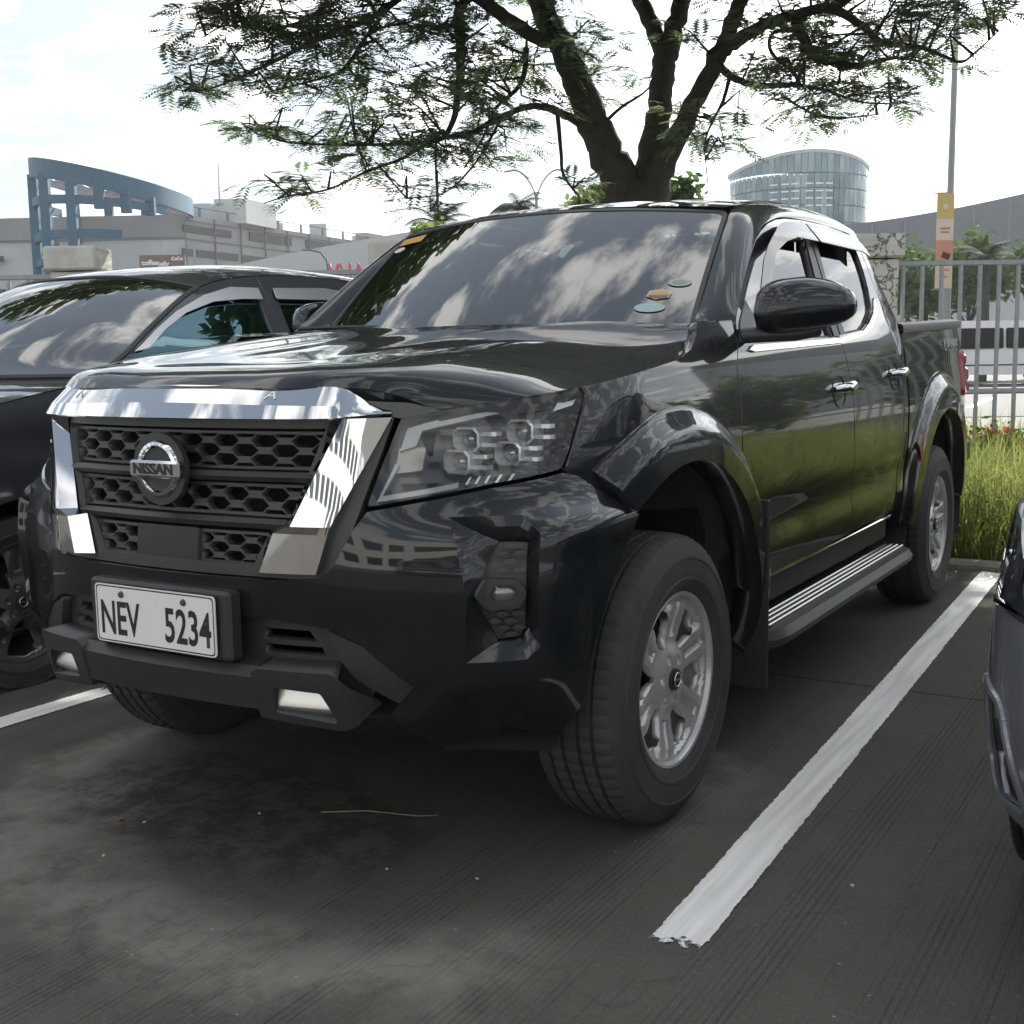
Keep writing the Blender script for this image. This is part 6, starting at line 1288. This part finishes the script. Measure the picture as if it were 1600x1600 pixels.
for (u, v, du, dv, f, n) in PADS:
    c = T3(u, v, f)
    for k in range(int(round(n*1.0))):
        a = rng.uniform(0, 6.283); q = math.sqrt(rng.random())
        tip = T3(u+du*q*math.cos(a), v+dv*q*math.sin(a)-6, f+rng.normal()*.7)
        near = allp[np.argmin(np.linalg.norm(allp-(tip*.45+c*.55), axis=1)+rng.random(len(allp))*.3)]
        if np.linalg.norm(tip-near) > 2.6: near = tip+(near-tip)*2.2/np.linalg.norm(tip-near)
        mid = (near+tip)/2+rng.normal(size=3)*.10+[0, 0, .07]
        TW.tube([tuple(near), tuple(mid), tuple(tip)], [.016, .010, .004], 4, cap=False)
        out = tip-near; out[2] *= .3; out = out/(np.linalg.norm(out)+1e-6)
        m_ = 6
        for j in range(m_):
            t = .35+.65*(j+.5)/m_; b = near*(1-t)**2+2*mid*t*(1-t)+tip*t*t; sd_ = np.cross(out, [0, 0, 1])*(1 if j % 2 else -1)
            d = out*rng.uniform(.3, 1.)+sd_*rng.uniform(.3, 1.)+np.array([0, 0, rng.uniform(-.35, .12)])
            sub = b+d*rng.uniform(.12, .34); TW.tube([tuple(b), tuple(sub)], [.006, .003], 3, cap=False)
            for _ in range(3):
                dd = d+rng.normal(size=3)*[.5, .5, .22]; frond(sub+rng.normal(size=3)*.03, dd, rng.uniform(.15, .27), 8, .15)
o = TW.build('twig', BARK, big, smooth=False); o['kind'] = 'stuff'
# the crown above the view: broader sprays that throw the shade over the bays
SV_, SF_ = [], []
r9 = np.random.default_rng(99); n = 0
while n < 15000:
    r_, f_, h_ = r9.uniform(-7, 12), r9.uniform(9.2, 16.5), r9.uniform(4.6, 9.0)
    e = ((r_-2.5)/9.5)**2+((f_-12.8)/3.8)**2
    if e > 1 or h_ > 9.2-2.6*e: continue
    if h_ < 1.236+(f_)*math.tan(rad(17.0))+.2: continue
    q = np.array(W(r_, f_, h_)); q = q-np.array(sun_dir)*(h_/sun_dir[2])
    if q[1] > 4.7+.18*math.sin(q[0]*4)+r9.normal()*.12: continue          # its shade ends near the kerb
    p = np.array(W(r_, f_, h_))-TO; a = r9.uniform(0, 6.283); d = np.array([math.cos(a), math.sin(a), r9.uniform(-.5, .2)])*.19; e_ = np.array([-math.sin(a), math.cos(a), r9.uniform(-.6, .6)])*.10
    SV_ += [p-d, p+e_, p+d, p-e_]; SF_.append((4*n, 4*n+1, 4*n+2, 4*n+3)); n += 1
mesh('crown', np.array(FV), np.array(FF), LEAFM, big, smooth=False)['kind'] = 'stuff'
mesh('upper_crown', np.array(SV_), np.array(SF_), LEAFM, big, smooth=False)['kind'] = 'stuff'
# ---------------------------------------------------------------- behind the standpoint: what the chrome and paint mirror
ob = thing('office_block', 'long pale building with window rows, seen mirrored in the chrome grille blade', 'building', (6, -34, 0))
MB().box((0, -4, 4.0), (60, 8, 8.0)).build('wall', mat('cream_wall', (.58, .56, .52), .85, noise=.05, nscale=.3), ob, smooth=False)
for k in range(18):
    for z in (2.1, 5.4): MB().box((-27+3.2*k, .01, z), (2.1, .06, 1.7)).build('window', mat('office_glass', (.03, .04, .05), .1, coat=1.), ob, smooth=False)
for i, (x, y, rz, m, lab) in enumerate(((4.2, -11.0, math.pi+.1, None, 'nearer grey hatchback parked opposite, seen mirrored in the chrome blade'), (7.4, -11.4, math.pi, None, 'farther grey hatchback parked opposite, seen mirrored in the chrome blade'))):
    c = copy_tree(hatch); c.location = (x, y, 0); c.rotation_euler = (0, 0, rz); c['label'] = lab; c['group'] = 'cars parked in the opposite row'
# ---------------------------------------------------------------- litter on the concrete
tw = MB().tube([(.05, .50, .006), (.16, .56, .010), (.30, .60, .008), (.34, .635, .006)], [.002, .0018, .0015, .001], 5).build('dry_twig', mat('straw', (.21, .18, .13), .8)); tag(tw, 'thin dry straw lying on the concrete before the pickup', 'twig')
STONE = mat('pebble_grey', (.42, .41, .38), .9, noise=.2, nscale=60); LEAFB = mat('dead_leaf', (.26, .13, .05), .8)
def pebble(x, y, s, lab, m=STONE, seed=0):
    r = np.random.default_rng(seed); b = MB().box((0, 0, 0), (s, s*.8, s*.6), bev=s*.24); V = np.array(b.V)*(1+r.normal(size=(len(b.V), 1))*.12)
    o = mesh('pebble', V, b.F, m, smooth=False); o.location = (x, y, s*.24); o.rotation_euler = (0, 0, seed*1.3); tag(o, lab, 'pebble', 'pebbles on the concrete'); return o
for i, (u, v, s, lab) in enumerate(((-.28, -.385, .020, 'white pebble near the lower left corner'), (-.25, .02, .010, 'small pale pebble in the silt left of centre'), (-.33, .225, .009, 'tiny pale crumb at the left of the damp patch'), (-.10, .42, .010, 'grey crumb among the wet stains under the skid bar'), (.64, .36, .009, 'pale grit to the right of the dry straw'), (.42, .30, .007, 'tiny grit in front of the pickup'), (1.42, .75, .010, 'pale grit right of the white bay line'))):
    pebble(u, v, s, lab, seed=i+1)
lf = mesh('fallen_leaf', [(0, -.012, .004), (.011, 0, .009), (0, .016, .006), (-.010, .002, .004)], [(0, 1, 2, 3)], LEAFB, smooth=False); lf.location = (-.40, .20, .001); tag(lf, 'small orange brown leaf lying on the concrete at the left', 'leaf')
# ---------------------------------------------------------------- air
hz = MB().box((-20, 40, 10.2), (424, 384, 22.4)); hm = bpy.data.materials.new('air'); hm.use_nodes = True; nt = hm.node_tree; nt.nodes.clear(); o_ = nt.nodes.new('ShaderNodeOutputMaterial'); pv = nt.nodes.new('ShaderNodeVolumePrincipled'); pv.inputs['Color'].default_value = (.93, .97, 1, 1); pv.inputs['Density'].default_value = .0005; pv.inputs['Anisotropy'].default_value = .3; nt.links.new(pv.outputs[0], o_.inputs['Volume'])
tag(hz.build('haze', hm, smooth=False), kind='stuff')
